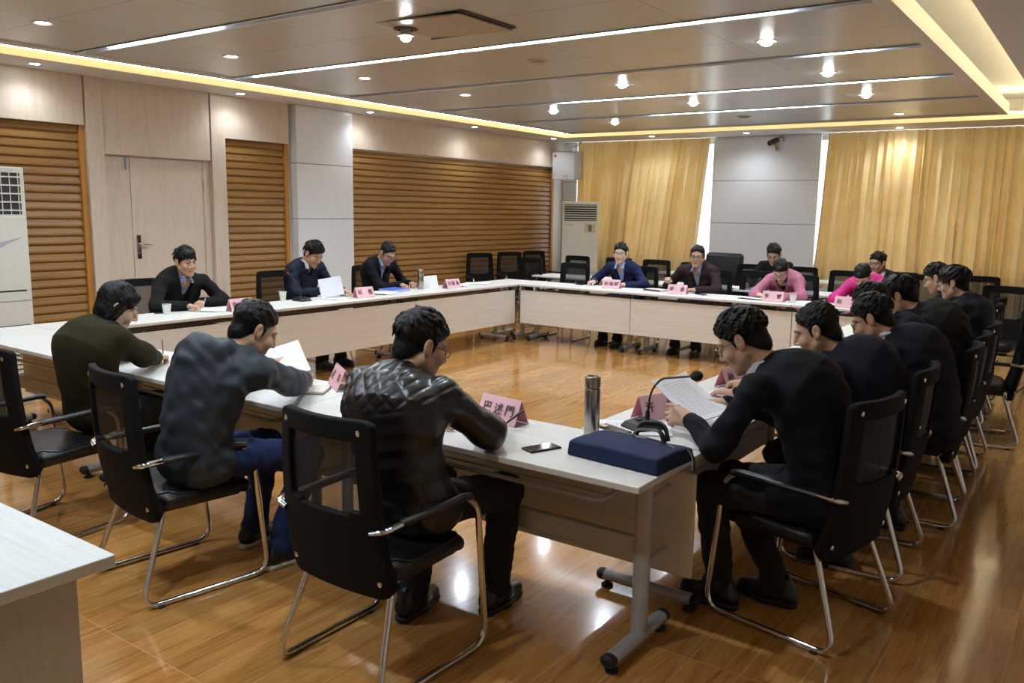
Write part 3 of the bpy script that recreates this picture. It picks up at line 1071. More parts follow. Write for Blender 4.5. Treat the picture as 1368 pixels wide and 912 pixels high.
# ------------------------------------------------------------------ folding meeting table: length along X, sitters at -Y, panel towards +Y
TT = .75
def make_table(L, label, group, loc, rz, panel=True, rack=True, pext=(0, 0)):
    t = thing('meeting_table', label, 'table', loc, rz, group)
    W = .56
    top = MB().box(-L / 2 + .002, L / 2 - .002, -W / 2, W / 2, TT - .026, TT, .004, 2).build('table_top', M_TOP, t)
    if panel:
        MB().box(-L / 2 + .004 - pext[0], L / 2 - .004 + pext[1], W / 2 - .062, W / 2 - .044, .235, .668, .002, 1).build('modesty_panel', M_PANEL, t)
    for sd in (-1, 1):
        x = sd * (L / 2 - .115)
        pts = [(0, 0, z) for z in (.05, TT - .03)]
        col = MB().tube([(x, .0, .05), (x, .0, TT - .028)], .034, 20, sq=.62).build('leg', M_STEEL, t)
        MB().tube([(x, -.245, .052), (x, .215, .052)], [.030, .030], 14, sq=.80).build('foot', M_STEEL, col)
        for yy in (-.245, .215):
            sg = 1 if yy > 0 else -1
            MB().tube([(x, yy - sg * .018, .052), (x, yy + sg * .006, .052), (x, yy + sg * .016, .050)], [.0325, .0325, .022], 14, sq=.80).build('end_cap', M_RUBBER, col)
            MB().lathe([(.012, .014), (.012, .03)], 12, Matrix.Translation((x, yy - sg * .03, 0))).lathe([(.026, 0), (.028, .008), (.022, .014), (.006, .016)], 18, Matrix.Translation((x, yy - sg * .03, 0))).build('glide', M_RUBBER, col)
        MB().box(x - .03, x + .03, -.17, .17, TT - .040, TT - .0265, .003).build('top_bracket', M_STEEL, t)
        if panel:
            for zz in (.60, .34): MB().tube([(x, .01, zz), (x, W / 2 - .062, zz)], .011, 8).build('panel_arm', M_STEEL, t)
    MB().box(-L / 2 + .13, L / 2 - .13, .005, .035, .355, .445, .006).build('cross_beam', M_STEEL, t)
    if rack:
        x0, x1 = -L / 2 + .19, L / 2 - .19
        r = MB()
        r.tube(fillet([(x0, .12, TT - .030), (x0, .12, .655), (x0, -.20, .640), (x1, -.20, .640), (x1, .12, .655), (x1, .12, TT - .030)], .05, 5), .010, 8)
        for k in range(4):
            y = -.14 + k * .065
            r.tube([(x0, y, .645 + k * .003), (x1, y, .645 + k * .003)], .004, 6)
        for xx in (x0 + .01, x1 - .01, 0):
            r.box(xx - .008, xx + .008, -.02, .0, .645, TT - .028)
        r.build('shelf_rack', M_STEEL, t)
    return t

# ------------------------------------------------------------------ small things
def text_mesh(body, size, name='t'):
    cu = bpy.data.curves.new(name, 'FONT')
    cu.body = body; cu.size = size; cu.align_x = 'CENTER'; cu.align_y = 'CENTER'
    cu.extrude = .0003; cu.offset = .0004
    o = bpy.data.objects.new(name, cu); COL.objects.link(o)
    dg = bpy.context.evaluated_depsgraph_get(); dg.update()
    me = bpy.data.meshes.new_from_object(o.evaluated_get(dg))
    bpy.data.objects.remove(o)
    bpy.data.curves.remove(cu)
    return me

def acrylic():
    if 'acrylic' in MATS: return MATS['acrylic']
    t = NT('acrylic'); t.base((.95, .96, .98, 1)); t.set(Roughness=.08, Alpha=.30); MATS['acrylic'] = t.m
    return t.m

def name_card(label, loc, rz, txt, w=.235, hgt=.112, dep=.098, gap=None, group='pink name cards on the tables', both=True):
    """a clear tent stand with a folded pink card; text faces local -Y (and +Y)"""
    t = thing('name_card', label, 'name card', loc, rz, group)
    th = .0022
    def tent(off, thk):
        m = MB()
        for sg in (-1, 1):
            a = Vector((0, sg * (dep / 2 - off), 0.003 + off * .6)); b = Vector((0, sg * .003, hgt - off))
            d = (b - a).normalized(); n = Vector((0, d.z * sg, -d.y * sg))
            q = [a, b, b - n * thk, a - n * thk]
            m.prism([(p.y, p.z) for p in q], 'x', -w / 2 + off * .3, w / 2 - off * .3)
        return m
    st = tent(0, th)
    st.box(-w / 2, w / 2, -dep / 2, dep / 2, 0, .003)
    st.build('stand', acrylic(), t)
    cd = tent(.003, .0012)
    cd.build('card', M_PINK, t)
    ang = math.atan2(hgt, dep / 2 - .003)
    for sg in ((-1, 1) if both else (-1,)):
        chars = [c for c in txt if c != ' ']
        n = len(chars)
        xs = [(-.068 + .136 * i / max(1, n - 1)) for i in range(n)] if n > 1 else [0]
        tm = []
        M0 = rotz(0 if sg < 0 else PI) @ Matrix.Translation((0, -(dep / 4 + .0028), hgt * .52)) @ Matrix.Rotation(ang, 4, 'X')
        vs = MB()
        for c, x in zip(chars, xs):
            me = text_mesh(c, .056)
            vs.add([v.co for v in me.vertices], [p.vertices[:] for p in me.polygons], False, M0 @ Matrix.Translation((x, 0, .0006)))
            bpy.data.meshes.remove(me)
        vs.build('lettering', M_INK, t, recalc=False)
    return t

def sheet_mat():
    if 'printed' in MATS: return MATS['printed']
    t = NT('printed')
    tc = t.node('ShaderNodeTexCoord')
    sp = t.node('ShaderNodeSeparateXYZ'); t.ln(tc.outputs['Object'], sp.inputs[0])
    w = t.math('MODULO', t.math('ADD', sp.outputs['Y'], 1.0), .0105)
    line = t.math('LESS_THAN', w, .0042)
    nz = t.node('ShaderNodeTexNoise'); nz.inputs['Scale'].default_value = 260; t.ln(tc.outputs['Object'], nz.inputs['Vector'])
    gl = t.math('GREATER_THAN', nz.outputs['Fac'], .44)
    inx = t.math('LESS_THAN', t.math('ABSOLUTE', sp.outputs['X']), .080)
    iny = t.math('LESS_THAN', t.math('ABSOLUTE', sp.outputs['Y']), .118)
    k = t.math('MULTIPLY', t.math('MULTIPLY', line, gl), t.math('MULTIPLY', inx, iny))
    t.base(t.mix(t.math('MULTIPLY', k, .48), (.80, .81, .85, 1), (.06, .06, .08, 1)))
    t.set(Roughness=.7)
    MATS['printed'] = t.m
    return t.m

def paper(label, loc, rz, n=1, size=(.21, .297), curl=.004, mat=None, group=None, tilt=None, name='paper_sheet', thick=.0006, M=None, bend=0.0, seed=1):
    g = random.Random(seed)
    mb = MB()
    nx, ny = 6, 12
    T_ = thick * n
    vs = []; 
    for z in (T_, 0):
        for j in range(ny + 1):
            for i in range(nx + 1):
                x = (i / nx - .5) * size[0]; y = (j / ny - .5) * size[1]
                c = curl * ((i / nx - .5) * 2) ** 2 * (.5 + .5 * j / ny) + bend * ((j / ny - .5) * 2) ** 2
                vs.append((x, y, z + c))
    fs = []; n1 = (nx + 1) * (ny + 1)
    for j in range(ny):
        for i in range(nx):
            a, b, c, d = j * (nx + 1) + i, j * (nx + 1) + i + 1, (j + 1) * (nx + 1) + i + 1, (j + 1) * (nx + 1) + i
            fs.append((a, b, c, d)); fs.append((n1 + d, n1 + c, n1 + b, n1 + a))
            if i == 0: fs.append((a, d, n1 + d, n1 + a))
            if i == nx - 1: fs.append((c, b, n1 + b, n1 + c))
            if j == 0: fs.append((b, a, n1 + a, n1 + b))
            if j == ny - 1: fs.append((d, c, n1 + c, n1 + d))
    mb.add(vs, fs, False)
    o = mb.build(name, mat or sheet_mat(), None)
    if M is not None: o.matrix_world = M
    else:
        o.location = loc; o.rotation_euler = (tilt[0] if tilt else 0, tilt[1] if tilt else 0, rz)
    return tag(o, label, 'paper', group)

def pen(label, tip, end, col=(.01, .01, .012), group='pens in hand'):
    tip = Vector(tip); end = Vector(end)
    d = (end - tip).normalized(); l = (end - tip).length
    t = thing('pen', label, 'pen', tip, 0, group)
    t.rotation_euler = d.to_track_quat('Z', 'Y').to_euler()
    m = plain('pen_%03d' % int(col[0] * 999), col + (1,), .3)
    MB().lathe([(.0, 0), (.0012, .004), (.0040, .022), (.0046, .03), (.0046, l - .004), (.0036, l)], 12).build('barrel', m, t)
    MB().lathe([(.0005, -.001), (.0012, .004), (.0030, .016)], 10).build('tip', M_CHROME, t)
    MB().box(-.0015, .0015, .0048, .0072, l - .045, l - .004, .0008).build('clip', M_CHROME, t)
    return t

def paper_cup(label, loc, group='paper cups on the tables'):
    t = thing('paper_cup', label, 'cup', loc, 0, group)
    m = plain('cup_white', (.74, .76, .70, 1), .6, var=.03)
    MB().lathe([(.026, .004), (.0262, 0), (.0275, 0), (.0375, .088), (.0362, .088), (.0262, .006), (0, .006)], 24).build('wall', m, t)
    pr = [(.0377 + .0022 * math.cos(a), .088 + .0022 * math.sin(a)) for a in [i * PI / 4 for i in range(9)]]
    MB().lathe(pr, 24).build('rim', m, t)
    return t

def thermos(label, loc, r=.032, hgt=.245, group=None):
    t = thing('thermos_flask', label, 'flask', loc, 0, group)
    st = plain('brushed_steel', (.42, .38, .34, 1), .28, metal=1.0, var=.08, nscale=60)
    MB().lathe([(0, .0), (r - .003, 0), (r, .004), (r, hgt - .055), (r - .0015, hgt - .052)], 36).build('flask_body', st, t)
    MB().lathe([(r - .004, hgt - .053), (r - .004, hgt - .048)], 36).build('seal', M_BLACKP, t)
    c = MB().lathe([(r - .002, hgt - .049), (r, hgt - .047), (r, hgt - .006), (r - .004, hgt), (r - .007, hgt), (r - .009, hgt - .006), (0, hgt - .004)], 36).build('cap', st, t)
    return t

def phone(label, loc, rz, lit=False, group=None):
    t = thing('mobile_phone', label, 'phone', loc, rz, group)
    MB().box(-.037, .037, -.073, .073, 0, .0085, .0035, 3).build('case', M_BLACKP, t)
    sc = NT('screen') if 'screen' not in MATS else None
    if sc:
        sc.base((.012, .013, .016, 1)); sc.set(Roughness=.06); MATS['screen'] = sc.m
    MB().box(-.034, .034, -.064, .064, .0085, .0089).build('screen', MATS['screen'], t)
    MB().lathe([(0, 0), (.005, 0), (.0055, .0006)], 14, Matrix.Translation((0, -.0685, .0084))).build('home_button', M_BLACKL, t)
    return t

def gooseneck(label, loc, rz, pts, head_d, group=None, ring=True):
    t = thing('gooseneck_microphone', label, 'microphone', loc, rz, group)
    b = MB()
    prof = [(-.078, 0), (-.078, .014), (-.058, .028), (.02, .042), (.055, .038), (.075, .014), (.075, 0)]
    b.prism([(p[0], p[1]) for p in prof], 'x', -.065, .065)
    o = b.build('base', M_BLACKP, t)
    m = o.modifiers.new('b', 'BEVEL'); m.width = .006; m.segments = 3; m.limit_method = 'ANGLE'
    bake(o)
    MB().box(-.038, -.012, -.02, .005, .033, .042, .002).build('talk_button', plain('grey_btn', (.08, .08, .09, 1), .5), o)
    MB().lathe([(.010, 0), (.010, .045), (.007, .052)], 14, Matrix.Translation((0, .02, .03))).build('socket', M_BLACKP, t)
    nk = MB().tube(fillet(pts, .07, 8), .0048, 10).build('neck', M_BLACKP, t)
    e = Vector(pts[-1]); d = Vector(head_d).normalized()
    Mx = Matrix.Translation(e) @ d.to_track_quat('Z', 'Y').to_matrix().to_4x4()
    MB().lathe([(.008, -.012), (.0095, -.010), (.0095, .002), (.008, .004)], 16, Mx).build('light_ring', plain('red_ring', (.55, .02, .02, 1), .4), t)
    MB().lathe([(.006, 0), (.017, .006), (.021, .020), (.021, .036), (.016, .048), (.006, .055), (0, .056)], 18, Mx).build('foam_windscreen', plain('foam', (.008, .008, .009, 1), .95, bump=.6, bscale=700), t)
    return t
# ------------------------------------------------------------------ the room
XL, XR, YF, YB, ZC = -8.70, 0.90, -3.2, 13.90, 2.96
def struct(o):
    o['kind'] = 'structure'
    return o
M_WALL = plain('wall_paint', (.75, .74, .73, 1), .7, var=.03)
M_CEIL = plain('ceiling_paint', (.74, .77, .79, 1), .75, var=.02)
M_COMP = plain('white_panel', (.80, .83, .87, 1), .22, var=.02)
M_JOINT = plain('panel_joint', (.10, .09, .09, 1), .6)
def wood_light():
    t = NT('wood_light')
    v = t.coord((7, 7, .9))
    f = t.noise(v, 2.6, 6, .6, .5)
    t.base(t.ramp(f, [(.3, (.60, .50, .395, 1)), (.55, (.68, .58, .475, 1)), (.75, (.63, .53, .425, 1))]))
    t.set(Roughness=.38)
    return t.m
M_WOODL = wood_light()
def wood_slat():
    t = NT('wood_slat')
    v = t.coord((14, .6, 14))
    f = t.noise(v, 2.4, 6, .62, .4)
    t.base(t.ramp(f, [(.28, srgb(126, 89, 42)), (.55, srgb(158, 116, 60)), (.78, srgb(142, 101, 49))]))
    t.set(Roughness=.30)
    return t.m
M_SLAT = wood_slat()
M_RAFT = None

struct(MB().box(XL - .3, XR + .3, YF - .3, YB + .3, -.12, 0).build('floor', floor_mat()))
struct(MB().box(XL - .25, XL, YF - .25, YB + .25, 0, 3.4).build('wall_left', M_WALL))
struct(MB().box(XR, XR + .25, YF - .25, YB + .25, 0, 3.4).build('wall_right', M_WALL))
struct(MB().box(XL, XR, YF - .25, YF, 0, 3.4).build('wall_front', M_WALL))
W1, W2 = (-8.46, -5.67), (-3.98, 0.45)
b = MB()
for x0, x1 in ((XL, W1[0]), (W1[1], W2[0]), (W2[1], XR)): b.box(x0, x1, YB, YB + .25, 0, 3.4)
for x0, x1 in (W1, W2): b.box(x0, x1, YB, YB + .25, 0, .85).box(x0, x1, YB, YB + .25, 2.93, 3.4)
struct(b.build('wall_back', M_WALL))
M_GLASS = NT('window_glass'); M_GLASS.base((.9, .95, 1, 1)); M_GLASS.set(Roughness=.02, Alpha=.08); M_GLASS = M_GLASS.m
M_ALU = plain('window_alu', (.70, .70, .70, 1), .4, var=.02)
for k, (x0, x1) in enumerate((W1, W2)):
    w = MB()
    n = 3 if k == 0 else 4
    w.box(x0, x1, YB + .08, YB + .14, .85, .91).box(x0, x1, YB + .08, YB + .14, 2.87, 2.93)
    for i in range(n + 1):
        x = x0 + (x1 - x0) * i / n
        w.box(max(x0, x - .03), min(x1, x + .03), YB + .081, YB + .139, .85, 2.93)
    fo = struct(w.build('window_%d' % (k + 1), M_ALU))
    MB().box(x0, x1, YB + .105, YB + .111, .86, 2.92).build('window_glass', M_GLASS, fo)
    MB().box(x0 + .01, x1 - .01, YB - .03, YB + .08, .83, .85).build('window_sill', M_ALU, fo)

# ---- ceiling: slab, border soffit, dropped raft
RX0, RX1, RY0, RY1 = -7.55, -1.25, -1.8, 12.25
SX0, SX1, SY0, SY1 = -8.05, -0.86, -2.3, 12.85
c = MB().box(XL, XR, YF, YB, 3.34, 3.42)
c.box(XL, SX0, YF, YB, ZC, ZC + .07).box(SX1, XR, YF, YB, ZC, ZC + .07)
c.box(SX0, SX1, SY1, YB, ZC, ZC + .07).box(SX0, SX1, YF, SY0, ZC, ZC + .07)
struct(c.build('ceiling', M_CEIL))
def raft_mat():
    t = NT('raft_panel')
    v = t.coord()
    f = t.noise(v, 1.2, 3)
    br = t.node('ShaderNodeTexBrick')
    br.offset = .0
    br.inputs['Scale'].default_value = 1
    br.inputs['Brick Width'].default_value = 1.25; br.inputs['Row Height'].default_value = 1.6
    br.inputs['Mortar Size'].default_value = .004; br.inputs['Mortar Smooth'].default_value = .1
    br.inputs['Color1'].default_value = (0, 0, 0, 1); br.inputs['Color2'].default_value = (.0, .0, .0, 1); br.inputs['Mortar'].default_value = (1, 1, 1, 1)
    mp = t.node('ShaderNodeMapping'); mp.inputs['Location'].default_value = (.05, .0, 0)
    t.ln(v, mp.inputs['Vector']); t.ln(mp.outputs[0], br.inputs['Vector'])
    base = t.ramp(f, [(.3, (.50, .535, .53, 1)), (.7, (.53, .56, .555, 1))])
    t.base(t.mix(br.outputs['Fac'], base, (.22, .18, .14, 1)))
    t.set(Roughness=.28, Metallic=.0)
    t.b.inputs['Specular IOR Level'].default_value = .5
    return t.m
STRIPY = [.8, 2.4, 4.0, 5.6, 7.2, 8.8, 10.45]
SW = .054
c = MB()
ys = [RY0 + .10] + [v for y in STRIPY for v in (y - SW - .002, y + SW + .002)] + [RY1 - .10]
for i in range(0, len(ys), 2):
    c.box(RX0 + .10, RX1 - .10, ys[i], ys[i + 1], ZC + .012, ZC + .035)
o = struct(c.build('ceiling_panel', raft_mat()))
c = MB()
c.box(RX0, RX0 + .10, RY0, RY1, ZC - .005, ZC + .13).box(RX1 - .10, RX1, RY0, RY1, ZC - .005, ZC + .13)
c.box(RX0 + .10, RX1 - .10, RY1 - .10, RY1, ZC - .005, ZC + .13).box(RX0 + .10, RX1 - .10, RY0, RY0 + .10, ZC - .005, ZC + .13)
c.box(RX0 + .02, RX1 - .02, RY0 + .02, RY1 - .02, ZC + .115, ZC + .128)
struct(c.build('ceiling_frame', plain('raft_frame', (.68, .70, .70, 1), .5, var=.02)))

# ---- light strips set in the raft
M_CHAN = plain('strip_channel', (.80, .87, .95, 1), .30, var=.03)
LIT = {4.0: [(-7.0, -5.6)], 5.6: [(-7.2, -1.9)], 7.2: [(-2.2, -1.7)], 8.8: [(-5.6, -1.6)], 10.45: [(-5.2, -3.0)], 2.4: [(-7.0, -2)], .8: [(-7, -2)]}
names = {4.0: 'nearest in view, lit at its left end', 5.6: 'lit along its whole length', 7.2: 'mostly unlit, third from the front', 8.8: 'fourth from the front, unlit at its left end', 10.45: 'closest to the curtains'}
M_TUBE = emit('tube_white', (.70, .85, 1.0, 1), 9.0)
for y in STRIPY:
    t = thing('strip_light', 'recessed ceiling strip light, ' + names.get(y, 'behind the camera over the desk'), 'ceiling light', (0, y, ZC), 0, 'strip lights across the ceiling raft')
    ch = MB()
    x0, x1 = RX0 + .105, RX1 - .105
    ch.box(x0, x1, -SW, -SW + .006, .002, .040).box(x0, x1, SW - .006, SW, .002, .040).box(x0, x1, -SW, SW, .036, .044)
    ch.box(x0, x1, -SW, -SW + .016, .004, .010).box(x0, x1, SW - .016, SW, .004, .010)
    ch.build('channel', M_CHAN, t)
    for a, b_ in LIT[y]:
        MB().box(a, b_, -SW + .030, SW - .014, .010, .030, .006).build('lit_tube', M_TUBE, t)

# ---- cove lights on the edge of the soffit, its inner face made to glow
M_FACEGLOW = emit('soffit_face_glow', (1.0, .54, .15, 1), .44)  # cove light on the soffit's inner face, painted as emission; no lamp there
M_LEDT = emit('led_tube', (1.0, .76, .42, 1), 14.0)
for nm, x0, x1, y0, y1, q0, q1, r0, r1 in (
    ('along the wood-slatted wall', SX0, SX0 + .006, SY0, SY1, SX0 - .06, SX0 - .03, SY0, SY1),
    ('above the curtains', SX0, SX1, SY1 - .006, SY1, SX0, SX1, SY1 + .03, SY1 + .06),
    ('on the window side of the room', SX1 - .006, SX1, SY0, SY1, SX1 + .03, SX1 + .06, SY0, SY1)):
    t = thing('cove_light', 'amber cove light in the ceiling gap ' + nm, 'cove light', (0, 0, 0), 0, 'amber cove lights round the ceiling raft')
    MB().box(x0, x1, y0, y1, ZC + .004, ZC + .068).build('painted_glow_band', M_FACEGLOW, t)
    MB().box(q0, q1, r0, r1, ZC + .072, ZC + .095, .006).build('led_tube', M_LEDT, t)

# ---- downlights
M_LAMP = emit('lamp_white', (.92, .96, 1.0, 1), 22.0)
M_TRIM = plain('lamp_trim', (.70, .68, .66, 1), .3, metal=.6, var=.03)
def downlight(x, y, z, label, group, watt, bulb=True, spot=True, ang=158):
    t = thing('downlight', label, 'ceiling light', (x, y, z), 0, group)
    pr = [(.058, .02), (.066, -.002), (.074, -.004), (.078, 0), (.078, .012)]
    MB().lathe(pr, 28).build('trim_ring', M_TRIM, t)
    MB().lathe([(.060, .010), (.054, .004), (.040, -.001), (0, -.003)] if not bulb else [(.056, .010), (.050, -.010), (.036, -.026), (.018, -.033), (0, -.034)], 24).build('lamp', M_LAMP, t)
    if spot:
        l = bpy.data.lights.new('downlight_beam', 'SPOT')
        l.energy = watt; l.color = (.84, .92, 1.0); l.spot_size = math.radians(ang); l.spot_blend = 1.0; l.shadow_soft_size = .05
        o = bpy.data.objects.new('downlight_beam', l); COL.objects.link(o); o.location = (0, 0, -.045); o.parent = t
MID = [((-6.5, 3.23), 'far-left downlight in the raft, nearest the camera'), ((-6.45, 4.80), 'downlight at the left end of the raft, between the first two visible strips'),
       ((-6.31, 6.27), 'downlight at the left end of the raft, beyond the longest lit strip'), ((-6.18, 7.72), 'downlight at the left end of the raft, before the half-lit fourth strip'),
       ((-2.30, 6.47), 'brightest downlight, at the right of the raft between two strips'), ((-4.26, 7.87), 'downlight in the middle of the raft, before the half-lit fourth strip'),
       ((-2.30, 8.13), 'downlight at the right of the raft, before the fourth strip'), ((-6.12, 9.47), 'downlight at the left of the raft beyond the fourth strip'),
       ((-4.22, 9.55), 'downlight in the middle of the raft beyond the fourth strip'), ((-2.34, 9.75), 'downlight at the right of the raft beyond the fourth strip'),
       ((-6.08, 11.05), 'downlight at the left of the raft, in the last bay before the curtains'), ((-2.40, 11.75), 'flat downlight at the right of the raft in the last bay before the curtains'),
       ((-4.3, 3.2), 'downlight above the front table'), ((-2.3, 3.2), 'downlight above the front table corner'), ((-4.3, 1.6), 'downlight behind the front table'), ((-2.3, .9), 'downlight above the camera')]
for (x, y), lb in MID:
    downlight(x, y, ZC + .010, lb, 'downlights in the ceiling raft', 40, bulb=(y > 6 and x > -6.15 and not (x > -2.5 and y > 11.5)))
PER = [((-8.36, 4.05), 'border downlight over the first slatted panel'), ((-8.36, 6.32), 'border downlight over the door'), ((-8.34, 8.38), 'border downlight beside the white column'),
       ((-8.30, 10.6), 'border downlight over the long slatted wall'), ((-8.32, 12.9), 'border downlight in the corner above the wall speaker'), ((-6.55, 13.2), 'border downlight over the left pair of curtains'),
       ((-4.95, 13.3), 'border downlight over the white wall panel'), ((-2.72, 13.42), 'border downlight over the right pair of curtains')]
for (x, y), lb in PER:
    downlight(x, y, ZC, lb, 'downlights in the ceiling border', 13 if y > 13 else 8, bulb=False, ang=150)
for x, y, lb in ((-4.25, 6.3, 'small white smoke detector disc on the beige raft between two strips'), (-4.2, 11.15, 'flat round air vent in the last bay of the beige raft')):
    t = thing('smoke_detector' if y < 8 else 'air_vent', lb, 'ceiling fitting', (x, y, ZC + .012), 0)
    MB().lathe([(.095, .0), (.092, -.006), (.075, -.010), (.06, -.008), (.055, -.022), (.02, -.026), (0, -.026)], 28).build('cover', plain('vent_tan', (.46, .40, .34, 1), .5), t)
# inspection hatch with the lamp hanging at its corner
t = thing('ceiling_hatch', 'sagging square ceiling hatch panel with dark open gap, above the front table', 'ceiling hatch', (-4.06, 4.78, ZC), 0)
hp = MB().box(-.33, .42, -.30, .30, -.006, .006, .002, 1, Matrix.Rotation(math.radians(2.2), 4, 'Y'))
hp.build('hatch_panel', plain('hatch_tan', (.42, .36, .30, 1), .3, metal=.2), t)
MB().box(-.34, .43, .298, .314, -.003, .008).box(.418, .434, -.31, .314, -.003, .008).build('open_gap', M_JOINT, t)
t = thing('hanging_downlight', 'bare downlight hanging loose from its dark hole beside the ceiling hatch', 'ceiling light', (-4.32, 4.71, ZC), 0)
MB().lathe([(.085, .006), (.085, -.004), (.055, -.006), (.055, .004)], 24).build('hole_ring', M_JOINT, t)
MB().lathe([(.040, .0), (.042, -.035), (.060, -.042), (.060, -.050), (.045, -.052)], 24).build('housing', M_TRIM, t)
MB().lathe([(.040, -.050), (.036, -.072), (.020, -.084), (0, -.086)], 20).build('lamp', M_LAMP, t)

# ---- left wall: slatted bays, pale wood panels, door, white column
def slat_bay(name, y0, y1, z1, x=XL, pitch=.086):
    m = MB()
    z = z1
    d = .024
    while z > 0.02:
        zb = max(0.0, z - pitch)
        m.prism([(x + .004, z), (x + .012, z - .004), (x + d, z - pitch * .60), (x + d, zb + .016), (x + .008, zb + .006), (x + .004, zb)], 'y', y0, y1)
        z -= pitch
    # prism on axis y takes (x, z)
    o = struct(m.build(name, M_SLAT))
    MB().box(x + .002, x + .05, y1, y1 + .055, 0, z1).build('edge_strip', plain('slat_edge', srgb(190, 132, 62), .35, nscale=6), o)
    return o
slat_bay('trim_1', .6, 4.575, 2.47)
slat_bay('trim_2', 6.28, 7.175, 2.47)
slat_bay('trim_3', 8.27, 13.40, 2.47)
m = MB()
m.box(XL, XL + .075, .6, 4.62, 2.47, ZC)
m.box(XL, XL + .075, 6.28, 7.22, 2.47, ZC)
m.box(XL, XL + .075, 8.27, 13.90, 2.49, ZC)
m.box(XL, XL + .075, 4.82, 6.08, 2.20, ZC)
struct(m.build('trim_4', M_WOODL))
m = MB()
m.box(XL, XL + .090, 4.635, 4.81, 0, ZC)
m.box(XL, XL + .090, 6.09, 6.275, 0, ZC)
struct(m.build('trim_5', M_WOODL))
d = struct(MB().box(XL, XL + .022, 5.115, 6.00, .01, 2.185, .002, 1).build('door_1', M_WOODL))
MB().box(XL, XL + .020, 4.812, 5.110, .01, 2.185, .002, 1).build('side_leaf', M_WOODL, d)
MB().box(XL, XL + .034, 6.00, 6.085, 0, 2.20).box(XL, XL + .03, 4.812, 6.0, 2.187, 2.20).build('door_frame', M_WOODL, d)
hx = XL + .022
h = MB().box(hx, hx + .010, 5.15, 5.20, 1.10, 1.36, .004).build('handle_plate', M_CHROME, d)
MB().tube(fillet([(hx + .008, 5.175, 1.26), (hx + .055, 5.175, 1.26), (hx + .055, 5.30, 1.258)], .015, 4), .010, 10).build('lever', M_CHROME, h)
MB().lathe([(.012, 0), (.012, .014), (0, .014)], 16, Matrix.Translation((hx + .008, 5.175, 1.16)) @ Matrix.Rotation(PI / 2, 4, 'Y')).build('cylinder', M_CHROME, h)
MB().box(hx, hx + .018, 5.06, 5.085, 2.05, 2.18, .003).build('top_bolt', M_STEEL, d)
for z in (.35, 1.85): MB().tube([(hx + .006, 6.002, z), (hx + .006, 6.002, z + .11)], .008, 8).build('hinge', M_CHROME, d)
def panelled(name, x0, x1, y0, y1, joints):
    m = MB()
    zs = [0] + joints + [ZC]
    for i in range(len(zs) - 1):
        m.box(x0, x1, y0, y1, zs[i] + (.004 if i else 0), zs[i + 1] - .004, .002, 1)
    o = struct(m.build(name, M_COMP))
    MB().box(x0 + .008 if x0 > XL else x0, x1 - .008, y0 + .008, y1 if y1 >= YB else y1 - .008, 0, ZC - .001).build('joint_core', M_JOINT, o)
    return o
panelled('trim_6', XL, XL + .14, 7.29, 8.26, [1.54, 2.24])
panelled('trim_7', -5.70, -3.93, YB - .06, YB, [1.54, 2.24])
panelled('trim_8', XL + .01, -8.385, YB - .06, YB, [1.54, 2.24])
struct(MB().box(XL, XL + .02, YF, .6, 0, ZC).build('trim_9', M_WOODL))
struct(MB().box(XL + .05, XR, YB - .075, YB - .06, 0, .09).box(XL + .05, XR, YB - .06, YB, 0, .085).build('baseboard_back', plain('base_grey', (.25, .2, .16, 1), .5)))

# ---- curtains
def curtain_mat():
    t = NT('gold_satin')
    v = t.coord()
    f = t.noise(v, 3, 4)
    f2 = t.noise(v, 90, 2)
    col = t.ramp(f, [(.3, srgb(232, 208, 152)), (.7, srgb(246, 228, 184))])
    t.base(col)
    t.set(Roughness=.32)
    t.b.inputs['Sheen Weight'].default_value = .2
    t.b.inputs['Specular IOR Level'].default_value = .5
    t.bump(f2, .08, .003)
    tr = t.node('ShaderNodeBsdfTranslucent'); tr.inputs['Color'].default_value = srgb(234, 196, 128)
    mx = t.node('ShaderNodeMixShader'); mx.inputs[0].default_value = .12
    t.ln(t.b.outputs[0], mx.inputs[1]); t.ln(tr.outputs[0], mx.inputs[2]); t.ln(mx.outputs[0], t.out.inputs['Surface'])
    return t.m
M_CURT = curtain_mat()
def curtain(label, xt0, xt1, xb0, xb1, folds, seed, y=YB - .20):
    g = random.Random(seed)
    n = 150; nz = 34
    ph = [g.uniform(-.5, .5) for _ in range(40)]
    am = [g.uniform(.5, 1.25) for _ in range(40)]
    vs = []; fs = []
    for k in range(2):
        for j in range(nz + 1):
            tz = j / nz
            z = ZC - .012 - (ZC - .08) * tz
            for i in range(n + 1):
                u = i / n
                p = u * folds
                q = int(p); 
                w = p + .22 * math.sin(p * 1.7 + ph[3]) + .12 * ph[q % 40] * math.sin(PI * (p - q)) * tz
                a = (.042 + .040 * min(1, tz * 2.5)) * (am[q % 40] * (1 - (p - q)) + am[(q + 1) % 40] * (p - q))
                pleat = math.sin(2 * PI * w)
                pleat = math.copysign(abs(pleat) ** (.62 if pleat > 0 else 1.25), pleat)
                yy = y + a * pleat + .010 * math.sin(2 * PI * w * 2.03 + ph[7] * 5 + tz * 2) * tz + (k * .003)
                x = (xt0 + (xt1 - xt0) * u) * (1 - tz) + (xb0 + (xb1 - xb0) * u) * tz + .018 * math.sin(4 * PI * w) * (.3 + .7 * tz) + .012 * math.sin(tz * 5 + q) * tz
                vs.append((x, yy, z))
    N1 = (n + 1) * (nz + 1)
    for j in range(nz):
        for i in range(n):
            a, b_, c_, d_ = j * (n + 1) + i, j * (n + 1) + i + 1, (j + 1) * (n + 1) + i + 1, (j + 1) * (n + 1) + i
            fs.append((a, b_, c_, d_))
    o = MB().add(vs[:N1], fs, True).build('curtain', M_CURT, autosm=180)
    tag(o, label, 'curtain', 'gold curtains on the end wall')
    return o
curtain('gold curtain at the far left, behind the corner air conditioner', -8.29, -7.06, -8.33, -7.33, 10, 3)
